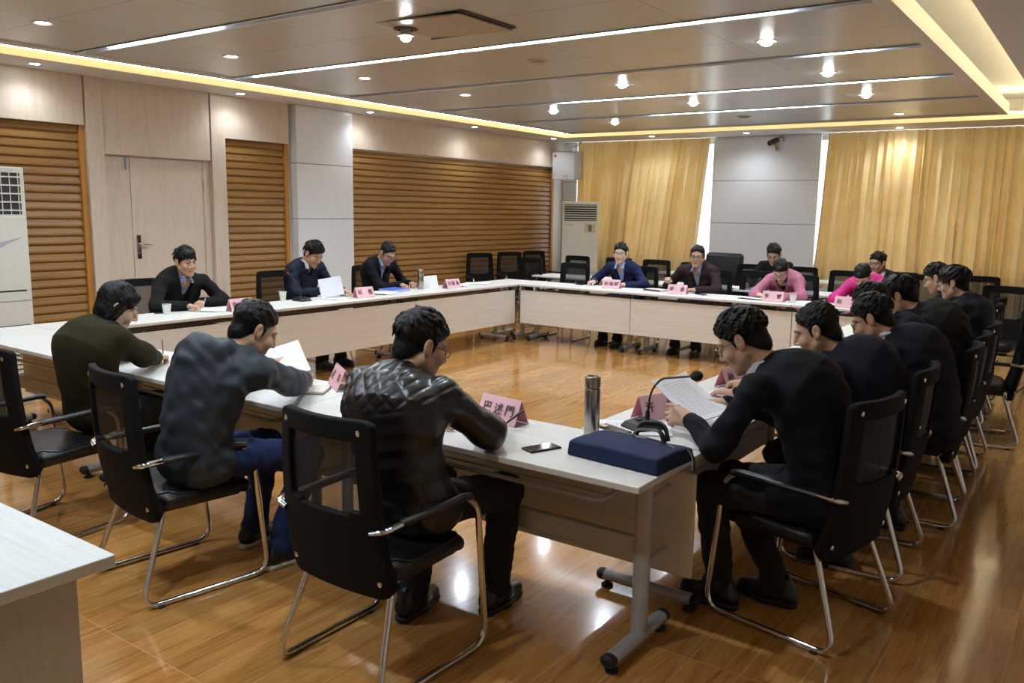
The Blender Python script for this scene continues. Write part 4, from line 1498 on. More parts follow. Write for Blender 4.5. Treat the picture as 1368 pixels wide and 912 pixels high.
curtain('gold curtain whose right edge leaves a bright gap beside the white wall panel', -7.15, -5.74, -7.47, -6.02, 11, 5, YB - .15)
curtain('gold curtain just right of the white wall panel', -3.79, -2.38, -3.92, -2.38, 11, 8)
curtain('gold curtain at the far right end of the back wall', -2.395, .5, -2.42, .5, 22, 11, YB - .15)
for x0, x1 in ((-8.34, -5.72), (-3.86, .5)):
    pass

# ---- air conditioners, speaker, camera
M_CREAM = plain('cream_plastic', (.72, .705, .62, 1), .4, var=.02)
M_CREAM2 = plain('cream_dark', (.48, .44, .33, 1), .45, var=.02)
M_DARKGAP = plain('dark_gap', (.03, .03, .028, 1), .6)
def floor_ac(label, loc, rz, w, dpt, hgt, style):
    t = thing('floor_air_conditioner', label, 'air conditioner', loc, rz)
    MB().box(-w / 2, w / 2, 0, dpt, .0, hgt, .012).build('cabinet', M_CREAM, t)
    zt = hgt - .05; zb = hgt - (.33 if style == 'corner' else .42)
    m = MB().box(-w / 2 + .04, w / 2 - .04, -.002, .004, zb, zt)
    gr = m.build('air_outlet', M_DARKGAP, t)
    n = 7 if style == 'corner' else 5
    s = MB()
    for i in range(n):
        z = zb + (zt - zb) * (i + .5) / n
        s.box(-w / 2 + .04, w / 2 - .04, -.016, .002, z - .008, z + .006, .003)
    if style != 'corner':
        for i in range(8): s.box(-w / 2 + .06 + i * (w - .12) / 7 - .003, -w / 2 + .06 + i * (w - .12) / 7 + .003, -.010, 0, zb, zt)
    s.build('louvre', M_CREAM, gr)
    MB().box(-w / 2 + .006, w / 2 - .006, -.008, .002, hgt - 1.20, zb - .02, .004).build('front_panel', M_CREAM, t)
    lo = MB()
    for i in range(13 if style == 'corner' else 11):
        z = .12 + i * .045
        lo.box(-w / 2 + .03, w / 2 - .03, -.007, .002, z, z + (.020 if style == 'corner' else .008))
    lo.build('return_grille', M_CREAM2 if style == 'corner' else M_DARKGAP, t)
    if style == 'corner':
        p = MB().box(w / 2 - .24, w / 2 - .06, -.012, -.006, zb - .20, zb - .05, .003).build('control_panel', plain('ac_gold', (.55, .50, .26, 1), .4), t)
        MB().box(w / 2 - .18, w / 2 - .12, -.015, -.011, zb - .18, zb - .07).build('display', plain('lcd', (.12, .14, .13, 1), .2), p)
        MB().box(-w / 2 + .08, -w / 2 + .20, -.010, -.0075, zb - .075, zb - .063).build('badge', M_STEEL, t)
    else:
        MB().prism([(w / 2 - .30, zb - .26), (w / 2 - .05, zb - .20), (w / 2 - .30, zb - .32)], 'y', -.012, -.006).build('badge', plain('badge_lilac', (.42, .42, .52, 1), .4), t)
        MB().box(-w / 2 + .02, w / 2 - .05, -.010, -.006, hgt - 1.115, hgt - 1.10).build('seam', M_DARKGAP, t)
    return t
floor_ac('cream floor-standing air conditioner in the far corner by the curtain', (-7.66, 12.80, 0), math.radians(35), .64, .32, 1.86, 'corner')
floor_ac('cream floor-standing air conditioner at the left edge, before the first slatted panel', (-8.12, 3.46, 0), math.radians(90), .62, .38, 2.0, 'near')
t = thing('wall_speaker', 'white wall speaker tilted down in the corner above the air conditioner', 'speaker', (-8.36, 13.40, 2.26), math.radians(22))
sp = MB()
sp.prism([(-.25, .0), (.16, .0), (.28, .09), (.28, .30), (-.25, .30)], 'z', 0, .50)
o = sp.build('cabinet', plain('speaker_white', (.66, .67, .69, 1), .45, var=.02), t)
o.rotation_euler = (math.radians(7), 0, 0)
m_ = o.modifiers.new('b', 'BEVEL'); m_.width = .014; m_.segments = 3; m_.limit_method = 'ANGLE'; bake(o)
q = MB().box(-.05, .04, -.004, .002, .055, .085, .002).build('badge', plain('badge_grey', (.22, .22, .24, 1), .4), o)
MB().box(-.045, .035, -.0065, -.003, .065, .076).build('badge_letters', M_COMP, q)
MB().lathe([(0, 0), (.028, 0), (.028, .003)], 16, Matrix.Translation((-.19, -.003, .43)) @ Matrix.Rotation(PI / 2, 4, 'X')).build('round_sticker', plain('sticker_orange', (.80, .22, .03, 1), .5), o)
MB().box(-.08, .10, .10, .22, .52, .62, .004).build('wall_bracket', M_COMP, t)
MB().tube([(.10, .12, .60), (.19, .13, .63), (.24, .14, .69), (.25, .15, .70)], .006, 6).build('cable', M_BLACKP, t)
t = thing('security_camera', 'dark security camera on a cream bracket high on the white wall panel', 'camera', (-4.66, 13.84, 2.80), 0)
Mx = Matrix.Translation((0, -.11, .05)) @ Matrix.Rotation(math.radians(-28), 4, 'Z') @ Matrix.Rotation(math.radians(22), 4, 'X')
cb = MB().lathe([(0, -.10), (.038, -.10), (.043, -.095), (.043, .085), (.038, .09), (0, .09)], 24, Mx @ Matrix.Rotation(PI / 2, 4, 'X')).build('body', plain('cam_dark', (.045, .04, .042, 1), .4), t)
MB().lathe([(.0, .101), (.024, .101), (.030, .096), (.030, .088)], 20, Mx @ Matrix.Rotation(PI / 2, 4, 'X')).build('lens', M_BLACKP, cb)
MB().tube([(.03, -.09, .01), (.035, -.05, -.05), (.04, .0, -.06)], .016, 10).lathe([(.038, 0), (.038, .012), (.02, .016)], 20, Matrix.Translation((.04, -.0, -.06)) @ Matrix.Rotation(PI / 2, 4, 'X')).build('bracket', M_CREAM2, t)
MB().tube(fillet([(.05, -.05, .10), (.12, -.03, .14), (.15, -.02, .09), (.13, -.0, .06)], .04, 5), .006, 6).build('cable', M_BLACKP, t)
# ------------------------------------------------------------------ tables
GT = 'white meeting tables of the square'
make_table(1.85, 'white meeting table at the near corner of the square, under the blue laptop bag', GT, (-2.195, 2.845, 0), 0)
make_table(1.85, 'white meeting table in front of the man in the grey hooded jacket', GT, (-4.045, 2.845, 0), 0)
make_table(1.85, 'white meeting table at the left end of the near row, beside the woman in olive', GT, (-5.895, 2.845, 0), 0)
make_table(1.943, 'white meeting table in front of the man in the checked shirt', GT, (-6.55, 4.10, 0), -PI / 2)
make_table(1.943, 'white meeting table with the gooseneck microphone before the slatted wall', GT, (-6.55, 6.043, 0), -PI / 2)
make_table(1.943, 'white meeting table with loose papers at the far end of the left row', GT, (-6.55, 7.986, 0), -PI / 2)
make_table(.555, 'small square white corner table joining the left row and the back row', GT, (-6.552, 9.24, 0), PI, panel=False, rack=False)
make_table(1.61, 'white meeting table in front of the man in the bright navy suit', GT, (-5.465, 9.24, 0), PI)
make_table(1.92, 'white meeting table between the maroon jacket and the pink coat', GT, (-3.70, 9.24, 0), PI)
make_table(1.84, 'white meeting table in front of the woman in magenta', GT, (-1.82, 9.24, 0), PI)
make_table(1.85, 'white meeting table with the near gooseneck microphone, nearest of the right row', GT, (-1.57, 4.07, 0), PI / 2)
make_table(1.85, 'white meeting table in the middle of the right row, hidden behind dark suits', GT, (-1.57, 5.92, 0), PI / 2)
make_table(1.85, 'white meeting table at the far end of the right row', GT, (-1.57, 7.77, 0), PI / 2)
GD = 'plain white desks behind the back row'
for x, y, L, lb in ((-6.25, 10.62, 1.5, 'white desk behind the back row, in front of the corner air conditioner'), (-4.70, 10.55, 1.5, 'white desk behind the navy suit and the maroon jacket'),
                    (-3.15, 10.55, 1.5, 'white desk behind the woman in the pink coat'), (-5.2, 12.55, 1.6, 'white desk of the last row, left of the white wall panel'), (-3.55, 12.55, 1.6, 'white desk of the last row, before the white wall panel')):
    make_table(L, lb, GD, (x, y, 0), PI, rack=False)

# near desk at the bottom left
t = thing('office_desk', 'large white desk corner with a cable grommet at the lower left of the view', 'desk', (-2.94, .85, 0), 0)
M_DESK = wood_white('desk_white_y', (.62, .64, .63), 'x')
MB().box(-.80, .80, -.33, .33, .715, .75, .003, 2).build('desk_top', M_DESK, t)
M_DPAN = wood_white('desk_panel_z', (.50, .50, .48), 'z')
MB().box(.70, .725, -.28, .26, 0, .715, .002, 1).build('end_panel', M_DPAN, t)
MB().box(-.725, -.70, -.28, .26, 0, .715, .002, 1).build('end_panel', M_DPAN, t)
MB().box(-.70, .70, .20, .22, .06, .715).build('front_panel', M_DPAN, t)
g_ = MB().lathe([(.040, .0005), (.040, .004), (.030, .005), (.028, .001), (0, .001)], 28, Matrix.Translation((-.02, .12, .75))).build('cable_grommet', M_STEEL, t)
o = MB().box(-.055, .055, -.0008, .0008, 0, .0015).build('paper_strip', M_PAPER)
o.location = (-1.955, 1.12, .0005); o.rotation_euler = (0, 0, math.radians(-3))
tag(o, 'thin white paper strip lying on the floor beside the near desk', 'paper strip')

# ------------------------------------------------------------------ chairs
CH0 = make_chair()
_used = []
def chair(x, y, rz, label, group=None, deg=True):
    c = CH0 if not _used else copy_tree(CH0)
    _used.append(c)
    c.location = (x, y, 0); c.rotation_euler = (0, 0, math.radians(rz))
    c['label'] = label
    if group: c['group'] = group
    elif 'group' in c: del c['group']
    return c
GC = 'black mesh-back chairs of the sitters'
GE = 'empty black mesh-back chairs'
chair(-2.155, 2.25, 0, 'black mesh-back chair of the man in the quilted leather jacket', GC)
chair(-3.39, 2.20, -8, 'black mesh-back chair of the man in jeans and grey hooded jacket', GC)
chair(-4.46, 2.12, 8, 'black mesh-back chair of the woman in the olive coat, cut by the left edge', GC)
chair(-1.00, 3.54, 77, 'black mesh-back chair of the man reading papers at the near microphone', GC)
chair(-.985, 4.35, 90, 'black mesh-back chair second from the near end of the right row', GC)
chair(-.90, 5.25, 93, 'black mesh-back chair third from the near end of the right row', GC)
chair(-.92, 5.82, 91, 'black mesh-back chair fourth from the near end of the right row', GC)
chair(-.93, 6.47, 90, 'black mesh-back chair of the man in the charcoal grey jacket', GC)
chair(-1.06, 7.92, 90, 'black mesh-back chair of the bushy-haired man in dark teal', GC)
chair(-1.10, 8.62, 90, 'black mesh-back chair at the far end of the right row', GC)
chair(-.80, 7.30, 98, 'empty black mesh-back chair pulled back from the right row at the right edge', GE)
chair(-.92, 9.75, 172, 'empty black mesh-back chair facing the camera at the far right before the curtain', GE)
chair(-7.15, 4.42, -88, 'black mesh-back chair of the man in the checked shirt', GC)
chair(-7.17, 6.00, -90, 'black mesh-back chair of the man reading at the left-hand microphone', GC)
chair(-7.20, 7.42, -90, 'black mesh-back chair of the man writing behind the blue folder', GC)
chair(-8.16, 10.75, -122, 'empty black mesh-back chair by the slatted wall, nearest of the three there', GE)
chair(-8.08, 11.50, -118, 'empty black mesh-back chair by the slatted wall, middle of the three there', GE)
chair(-8.02, 12.20, -112, 'empty black mesh-back chair by the slatted wall, next to the corner air conditioner', GE)
chair(-7.20, 10.25, 168, 'empty black mesh-back chair standing beyond the far corner of the table square', GE)
chair(-6.92, 11.20, 178, 'empty black mesh-back chair at the left desk, in front of the corner air conditioner', GE)
chair(-5.97, 9.58, 180, 'empty black mesh-back chair at the back row beside the navy suit', GE)
chair(-6.20, 11.25, 180, 'empty black mesh-back chair behind the navy suit, left shoulder side', GE)
chair(-5.00, 9.66, 178, 'black mesh-back chair of the man in the bright navy suit', GC)
chair(-5.55, 11.22, 180, 'empty black mesh-back chair before the curtain, between navy suit and maroon jacket', GE)
chair(-4.85, 11.02, 180, 'empty black mesh-back chair partly hidden behind the head of the maroon jacket man', GE)
chair(-4.06, 9.80, 180, 'black mesh-back chair of the man in the maroon jacket', GC)
chair(-3.58, 10.02, 180, 'empty black mesh-back chair between the maroon jacket and the pink coat', GE)
chair(-2.98, 9.74, 182, 'black mesh-back chair of the woman in the pink coat', GC)
chair(-4.12, 11.32, 180, 'empty black mesh-back chair before the white wall panel, beside the executive chair', GE)
chair(-3.44, 11.30, 180, 'black mesh-back chair of the man seated behind the pink coat', GC)
chair(-2.75, 10.95, 180, 'empty black mesh-back chair at the left edge of the right-hand curtain', GE)
chair(-2.20, 11.25, 176, 'black mesh-back chair of the man with glasses behind the magenta coat', GC)
chair(-2.15, 9.75, 180, 'black mesh-back chair of the woman in magenta', GC)
chair(-1.78, 11.0, 180, 'empty black mesh-back chair behind the two glasses wearers of the right row', GE)
chair(-1.30, 11.25, 180, 'empty black mesh-back chair behind the bushy-haired man in dark teal', GE)

# executive chair
t = thing('executive_chair', 'big black leather executive chair with a rounded high back before the white wall panel', 'chair', (-4.72, 12.0 - .02, 0), PI)
t.location = (-4.75, 11.80, 0)
def pad(name, x0, x1, y0, y1, z0, z1, bev, rot=0.0):
    o = MB().box(x0, x1, y0, y1, z0, z1, bev, 5, Matrix.Rotation(rot, 4, 'X')).build(name, M_BLACKL, t)
    return o
pad('back_cushion', -.29, .29, -.36, -.22, .48, 1.14, .065, math.radians(4))
pad('seat', -.28, .28, -.26, .26, .40, .53, .05)
for sd in (-1, 1):
    pad('armrest', sd * .33 - .045, sd * .33 + .045, -.24, .20, .62, .68, .025)
    MB().box(sd * .33 - .02, sd * .33 + .02, -.14, .10, .40, .63, .01).build('arm_support', M_BLACKP, t)
MB().tube([(0, 0, .10), (0, 0, .41)], .03, 14).build('gas_column', M_CHROME, t)
for k in range(5):
    a = k * 2 * PI / 5
    sp_ = MB().tube([(0, 0, .115), (.30 * math.cos(a), .30 * math.sin(a), .075)], [.028, .018], 10).build('base_spoke', M_BLACKP, t)
    MB().lathe([(.0, -.02), (.03, -.02), (.03, .02), (0, .02)], 14, Matrix.Translation((.30 * math.cos(a), .30 * math.sin(a), .031)) @ Matrix.Rotation(PI / 2, 4, 'X')).build('caster', M_BLACKP, sp_)

# ------------------------------------------------------------------ people
def cloth(name, c, rough=.85, **kw):
    kw.setdefault('nscale', 24); kw.setdefault('bump', .22); kw.setdefault('bscale', 700); kw.setdefault('sheen', .0); kw.setdefault('spec', .25); kw.setdefault('var', .10)
    return plain(name, tuple(c) + (1,), rough, **kw)
S_WHITE = cloth('shirt_white', (.62, .66, .72), .75)
S_BLUE = cloth('shirt_blue', (.30, .42, .62), .75)
S_GREY = cloth('shirt_greyblue', (.22, .27, .36), .75)
S_BLACK = cloth('knit_black', (.012, .012, .014), .9)
S_NAVYK = cloth('knit_navy', (.010, .014, .030), .9)
def plaid():
    t = NT('shirt_check')
    tc = t.coord((1, 1, 1))
    sp = t.node('ShaderNodeSeparateXYZ'); t.ln(tc, sp.inputs[0])
    def band(out, off):
        m = t.math('MODULO', t.math('ADD', out, 5 + off), .026)
        return t.math('LESS_THAN', m, .0075)
    k = t.math('MAXIMUM', band(sp.outputs['X'], 0), band(sp.outputs['Z'], .01))
    t.base(t.mix(t.math('MULTIPLY', k, .85), (.26, .32, .46, 1), (.05, .07, .15, 1)))
    t.set(Roughness=.8)
    return t.m
S_CHECK = plaid()
SUIT1 = cloth('suit_ink', (.003, .0038, .008))
SUIT2 = cloth('suit_navy_dark', (.0045, .005, .014))
SUIT3 = cloth('suit_navy_violet', (.0055, .0052, .0125))
SUITB = cloth('suit_blue', (.008, .013, .055))
JK_NAVY = cloth('jacket_navy', (.006, .009, .024), .7)
JK_MAROON = cloth('jacket_maroon', (.020, .0085, .012), .8)
JK_GREY = cloth('jacket_charcoal', (.013, .0125, .0125))
JK_TEAL = cloth('jacket_teal', (.003, .0075, .015), .6)
JK_BLACK = cloth('jacket_black', (.004, .004, .0045))
JK_NAVY2 = cloth('jacket_navy_plain', (.004, .0055, .018))
JK_SHELL = cloth('jacket_slate_shell', (.030, .040, .052), .5)
JK_OLIVE = cloth('coat_olive', (.022, .019, .005), .95)
JK_PINK = cloth('coat_pink', (.42, .15, .22), .9)
JK_MAG = cloth('coat_magenta', (.50, .012, .16), .55)
def leather():
    t = NT('leather_jacket')
    v = t.coord()
    f = t.noise(v, 22, 5)
    t.base(t.ramp(f, [(.3, (.003, .003, .0035, 1)), (.7, (.007, .007, .008, 1))]))
    t.set(Roughness=.34)
    t.b.inputs['Specular IOR Level'].default_value = .6
    t.bump(t.noise(v, 140, 4), .18, .003)
    return t.m
LEATHER = leather()
DENIM = cloth('denim', (.012, .024, .085), .85)
FAR = .0075
MIDH = .0058
NEAR = .0040
sk1, sk2, sk3 = (.54, .33, .225), (.48, .28, .18), (.60, .39, .285)

def pen_in(q, sd, label, col=(.01, .01, .012), lean=(.25, -.45, .86), L=.14):
    a = q.tipsL[sd]
    pinch = (a[0] + a[4]) / 2
    d = nrm(V3(*lean))
    z_t = .752
    tip = pinch - d * (pinch[2] - z_t) / max(d[2], .3)
    if np.linalg.norm(tip - pinch) > .06: tip = pinch - d * .045
    pen(label, q.L2W @ Vector(tip), q.L2W @ Vector(tip + d * L), col, 'pens in hand')

# near row, backs to the camera
q = person('man in a quilted black leather jacket writing at the near table', (-2.17, 2.46), math.radians(3), 1.165, 22, -26,
           hands={1: dict(pos=(-2.085, 2.80, .800), pose='write', elbow=(.9, -.2, -.5), dir=(-.25, .92, -.15)), -1: dict(local=(-.20, .26, .795), pose='rest', dir=(.7, .7, -.1))},
           top=LEATHER, jacket='leather', hair='short', glasses='black', h=NEAR, seed=11, skin=sk1, hump=.06, feet={1: (.16, .42), -1: (-.10, .18)}, knees={1: (.17, .47), -1: (-.15, .43)}, bulk=1.10, side=.05)
pen_in(q, 1, 'black pen held by the man in the leather jacket', lean=(.72, .25, .60))
q = person('man in jeans and a slate grey hooded jacket, seen from behind, holding a sheet', (-3.20, 2.47), math.radians(6), 1.125, 30, -24,
           hands={1: dict(pos=(-3.33, 2.86, .815), pose='write', elbow=(.9, -.3, -.4), dir=(-.55, .8, .05)), -1: dict(pos=(-3.74, 2.96, .83), pose='hold', dir=(.2, .9, .25))},
           top=JK_SHELL, jacket='shell', hair='crew', h=NEAR, seed=21, skin=sk2, hump=.07, trousers=DENIM, shoe=(.009, .009, .010), sole=True, feet={1: (.10, .30), -1: (-.20, .42)}, knees={1: (.15, .44), -1: (-.14, .46)}, bulk=1.10, side=-.10)
pen_in(q, 1, 'silver pen held by the man in the grey hooded jacket', (.25, .25, .26), lean=(-.86, .0, .42))
q = person('woman with bobbed black hair in an olive green coat, writing at the near row', (-4.40, 2.50), math.radians(6), 1.135, 28, -34,
           hands={1: dict(pos=(-4.55, 2.79, .80), pose='write', elbow=(.9, -.3, -.4), dir=(-.15, .95, -.1)), -1: dict(pos=(-4.82, 2.82, .790), pose='rest', dir=(.5, .85, -.1))},
           top=JK_OLIVE, jacket='coat', hair='bob', h=.0045, seed=31, skin=sk3, woman=True, hump=.06, scarf=cloth('scarf_grey', (.03, .03, .034), .95), feet={1: (.12, .30), -1: (-.12, .30)}, bulk=1.08, side=-.07, knees={1: (.15, .44), -1: (-.13, .44)})
pen_in(q, 1, 'grey pen held upright by the woman in the olive coat', (.20, .20, .21), lean=(.05, -.05, 1))

# right row, seen from behind their left shoulders
q = person('man in an ink-dark suit and metal glasses reading papers at the near microphone', (-1.25, 3.42), math.radians(90), 1.165, 34, 6,
           hands={-1: dict(pos=(-1.40, 3.29, .825), pose='hold', elbow=(-.5, -.6, -.7), dir=(-.10, .98, .10), up=(-.9, 0, .5)), 1: dict(pos=(-1.37, 3.60, .845), pose='write', elbow=(.6, -.3, -.7), dir=(-.35, .9, .1))},
           top=SUIT1, shirt=S_WHITE, hair='short', glasses='metal', h=NEAR, seed=41, skin=sk1, hump=.09, feet={-1: (-.03, .40), 1: (.14, .20)}, knees={-1: (-.05, .45), 1: (.16, .43)}, bulk=1.24, lean=.24)
pen_in(q, 1, 'dark pen held by the man reading at the near microphone', (.03, .03, .035), lean=(.35, -.55, .30))
q = person('man in a navy suit with cropped hair, second in the right row', (-1.17, 4.22), math.radians(94), 1.13, 24, 4, hands={1: dict(local=(.14, .36, .80), pose='write'), -1: dict(local=(-.12, .34, .79))},
           top=SUIT2, shirt=S_NAVYK, hair='crew', h=.0045, seed=51, skin=sk2, hump=.10, bulk=1.22, lean=.22, feet={-1: (-.12, .15), 1: (.12, .30)})
q = person('man in a dark suit with black-rimmed glasses and white collar, third in the right row', (-1.08, 4.97), math.radians(90), 1.125, 30, 0, hands={1: dict(local=(.16, .36, .80), pose='write'), -1: dict(local=(-.12, .36, .79))},
           top=SUIT3, shirt=S_WHITE, hair='short', glasses='black', h=.0045, seed=61, skin=sk2, hump=.09, bulk=1.22, lean=.22, collar=.016, feet={-1: (-.12, .15), 1: (.12, .22)})
q = person('man in a plain navy jacket mostly hidden behind the white-collared man', (-1.22, 5.62), math.radians(90), 1.14, 40, 0, hands={1: dict(local=(.16, .34, .80)), -1: dict(local=(-.12, .32, .79))},
           top=JK_NAVY2, jacket='casual', hair='short', h=MIDH, seed=71, skin=sk2, hump=.08, bulk=1.05)
q = person('man in a charcoal grey jacket bending over the right row of tables', (-1.155, 6.05), math.radians(90), 1.165, 30, 0, hands={1: dict(local=(.16, .36, .80), pose='write'), -1: dict(local=(-.12, .36, .79))},
           top=JK_GREY, jacket='casual', hair='bushy', glasses='black', h=MIDH, seed=81, skin=sk1, hump=.10, bulk=1.30, lean=.22)
q = person('bushy-haired man in a dark teal jacket near the far end of the right row', (-1.05, 7.62), math.radians(86), 1.165, 14, 0, hands={1: dict(local=(.14, .34, .80)), -1: dict(local=(-.12, .34, .79))},
           top=JK_TEAL, jacket='casual', hair='mop', glasses='metal', h=MIDH, seed=91, skin=sk1, hump=.07, bulk=1.0)
q = person('man with black glasses glimpsed beyond the bushy-haired man', (-1.29, 8.36), math.radians(88), 1.15, 26, 0, hands={1: dict(local=(.14, .34, .80)), -1: dict(local=(-.12, .34, .79))},
           top=JK_BLACK, jacket='casual', hair='short', glasses='black', h=FAR, seed=101, skin=sk1, hump=.07)

# left row
q = person('man in a black jacket over a blue checked shirt, looking along the left row', (-6.95, 4.60), math.radians(-90), 1.17, 6, -4,
           hands={1: dict(pos=(-6.75, 4.46, .795), pose='write', dir=(-.35, .9, -.1)), -1: dict(pos=(-6.88, 4.70, .80), pose='hold', dir=(.8, .6, -.1))},
           top=JK_BLACK, shirt=S_CHECK, jacket='casual', hair='bushy', h=.005, seed=111, skin=sk2, hump=.06, bulk=1.3, vwide=.055, vlow=.26)
pen_in(q, 1, 'silver pen held by the man in the checked shirt', (.4, .4, .42), lean=(-.5, -.35, .6))
q = person('man in a navy zip jacket reading a sheet before the white column', (-6.97, 6.14), math.radians(-90), 1.195, 34, 4,
           hands={1: dict(pos=(-6.80, 6.06, .82), pose='hold', dir=(-.1, .95, .2), up=(.8, 0, .5)), -1: dict(pos=(-6.76, 6.36, .80), pose='rest', dir=(.2, .95, 0))},
           top=JK_NAVY, shirt=S_WHITE, jacket='casual', hair='spiky', h=.005, seed=121, skin=sk2, hump=.06, bulk=1.12, vwide=.04, vlow=.13)
q = person('heavy man in a dark suit and glasses writing behind the blue folder', (-7.00, 7.30), math.radians(-90), 1.165, 38, -8,
           hands={1: dict(pos=(-6.84, 7.36, .80), pose='write', dir=(.3, .9, -.1)), -1: dict(pos=(-6.86, 7.56, .80), pose='fist', dir=(.5, .85, 0))},
           top=SUIT1, shirt=S_BLUE, jacket='suit', hair='crew', glasses='black', h=MIDH, seed=131, skin=sk2, hump=.07, bulk=1.15, vwide=.06, vlow=.3)

# back row
q = person('man with glasses in a bright navy suit, facing the camera at the back row', (-5.17, 9.66), PI, 1.165, 4, 16,
           hands={1: dict(pos=(-5.42, 9.44, .80), pose='write', dir=(.3, .9, -.1)), -1: dict(pos=(-4.98, 9.46, .79), pose='rest', dir=(.7, .6, 0))},
           top=SUITB, shirt=S_BLUE, hair='short', glasses='metal', h=MIDH, seed=141, skin=sk3, hump=.05, bulk=1.1, vwide=.055, vlow=.34, feet={1: (.10, .40), -1: (-.12, .42)})
pen_in(q, 1, 'white pen held by the man in the bright navy suit', (.5, .5, .5), lean=(.2, -.4, .8))
q = person('man with glasses in a maroon bomber jacket at the back row', (-4.13, 9.68), PI, 1.175, 8, 14,
           hands={1: dict(pos=(-4.42, 9.52, .86), pose='fist', dir=(-.2, .8, .5)), -1: dict(pos=(-4.02, 9.43, .79), pose='rest', dir=(.8, .5, 0))},
           top=JK_MAROON, shirt=S_GREY, jacket='casual', hair='crew', glasses='black', h=MIDH, seed=151, skin=sk2, hump=.05, bulk=1.22, vwide=.055, vlow=.34, wrist=-1, feet={1: (.12, .40), -1: (-.16, .42)})
q = person('woman in a pink coat and glasses bent over the back row table', (-3.08, 9.60), PI, 1.06, 46, 6,
           hands={1: dict(pos=(-3.24, 9.36, .795), pose='rest', dir=(-.7, .6, 0)), -1: dict(pos=(-2.93, 9.36, .795), pose='rest', dir=(.75, .6, 0))},
           top=JK_PINK, shirt=S_BLACK, jacket='coat_open', hair='tail', glasses='metal', h=MIDH, seed=161, skin=sk3, woman=True, hump=.07, bulk=1.12, vwide=.05, vlow=.26)
q = person('woman in a magenta jacket resting her head low at the back row', (-2.19, 9.58), PI, 1.05, 52, -6,
           hands={1: dict(pos=(-2.36, 9.36, .795), pose='rest', dir=(-.7, .6, 0)), -1: dict(pos=(-2.04, 9.36, .795), pose='rest', dir=(.75, .6, 0))},
           top=JK_MAG, jacket='coat', hair='tail', h=MIDH, seed=171, skin=sk3, woman=True, hump=.08, bulk=1.14)
q = person('man in black seated at the second row behind the pink coat, looking down', (-3.60, 10.90), PI, 1.18, 30, 8,
           hands={1: dict(pos=(-3.85, 10.62, .80), pose='hold'), -1: dict(pos=(-3.38, 10.62, .80))},
           top=JK_BLACK, jacket='casual', hair='short', glasses='metal', h=FAR, seed=181, skin=sk2, hump=.05)
q = person('man with glasses in a dark jacket and white collar, behind the magenta jacket', (-2.36, 11.02), PI, 1.125, 12, -26,
           hands={1: dict(local=(.18, .28, .80)), -1: dict(local=(-.16, .28, .80))},
           top=SUIT1, shirt=S_WHITE, hair='short', glasses='black', h=FAR, seed=191, skin=sk2, hump=.05, vwide=.055)

# ------------------------------------------------------------------ things on the tables
Z = TT
GN = 'pink name cards on the tables'
name_card('pink name card with three brush characters in front of the leather jacket man', (-2.185, 3.015, Z), math.radians(-7), '巴述門')
name_card('pink name card turned end-on beside the notebook of the grey hooded jacket', (-3.27, 3.06, Z), math.radians(-32), '淑 梅')
name_card('pink name card under the near gooseneck microphone', (-1.675, 3.53, Z), math.radians(70), '许 红')
name_card('pink name card between the two nearest men of the right row', (-1.65, 4.46, Z), math.radians(72), '孙 云')
name_card('pink name card mostly hidden before the white-collared man', (-1.70, 6.62, Z), math.radians(80), '王 平')
name_card('pink name card in front of the checked shirt man, half hidden by a head', (-6.42, 4.78, Z), math.radians(88), '张艳红')
name_card('pink name card in front of the man reading at the left microphone', (-6.46, 6.37, Z), math.radians(84), '纪 磊')
name_card('pink name card beyond the steel flask on the left row', (-6.48, 7.86, Z), math.radians(86), '刘智海')
name_card('pink name card in front of the bright navy suit', (-5.06, 9.26, Z), math.radians(4), '张瑞卿')
name_card('pink name card in front of the maroon jacket', (-4.14, 9.18, Z), math.radians(2), '李 君')
name_card('pink name card in front of the woman in the pink coat', (-3.00, 9.16, Z), math.radians(0), '李 慧')
name_card('pink name card in front of the woman in magenta', (-2.22, 9.12, Z), math.radians(0), '赵义')

thermos('brushed steel thermos flask standing behind the blue laptop bag', (-1.735, 3.035, Z), .033, .262)
thermos('steel thermos flask beside the blue folder on the left row', (-6.66, 7.50, Z), .036, .235)
phone('black phone lying on the near table beside the laptop bag', (-1.80, 2.755, Z), math.radians(-22))
phone('dark phone beside the paper cup of the checked shirt man', (-6.80, 4.20, Z), math.radians(70))
phone('dark phone on the back row left of the bright navy suit', (-5.60, 9.42, Z), math.radians(80))
phone('dark phone beside the right hand card edge of the maroon jacket man', (-3.90, 9.28, Z), math.radians(75))
phone('dark phone to the left of the pink coat woman', (-3.34, 9.22, Z), math.radians(80))
paper_cup('white paper cup in front of the checked shirt man', (-6.64, 4.19, Z))
paper_cup('white paper cup by the left-hand microphone', (-6.83, 5.60, Z))
paper_cup('white paper cup between the pink coat and the magenta jacket', (-2.80, 9.20, Z))
gooseneck('black gooseneck microphone with a red ring on the near end of the right row', (-1.625, 3.30, Z), math.radians(-28),
          [(0, .02, .07), (0.0, .03, .165), (.07, .03, .235), (.345, -.02, .300)], (.95, -.10, .22))
gooseneck('black gooseneck microphone on the left row in front of the zip jacket man', (-6.66, 5.70, Z), math.radians(90),
          [(0, .02, .07), (0, .05, .15), (0, .12, .22), (-.01, .20, .275)], (0, .8, .55))
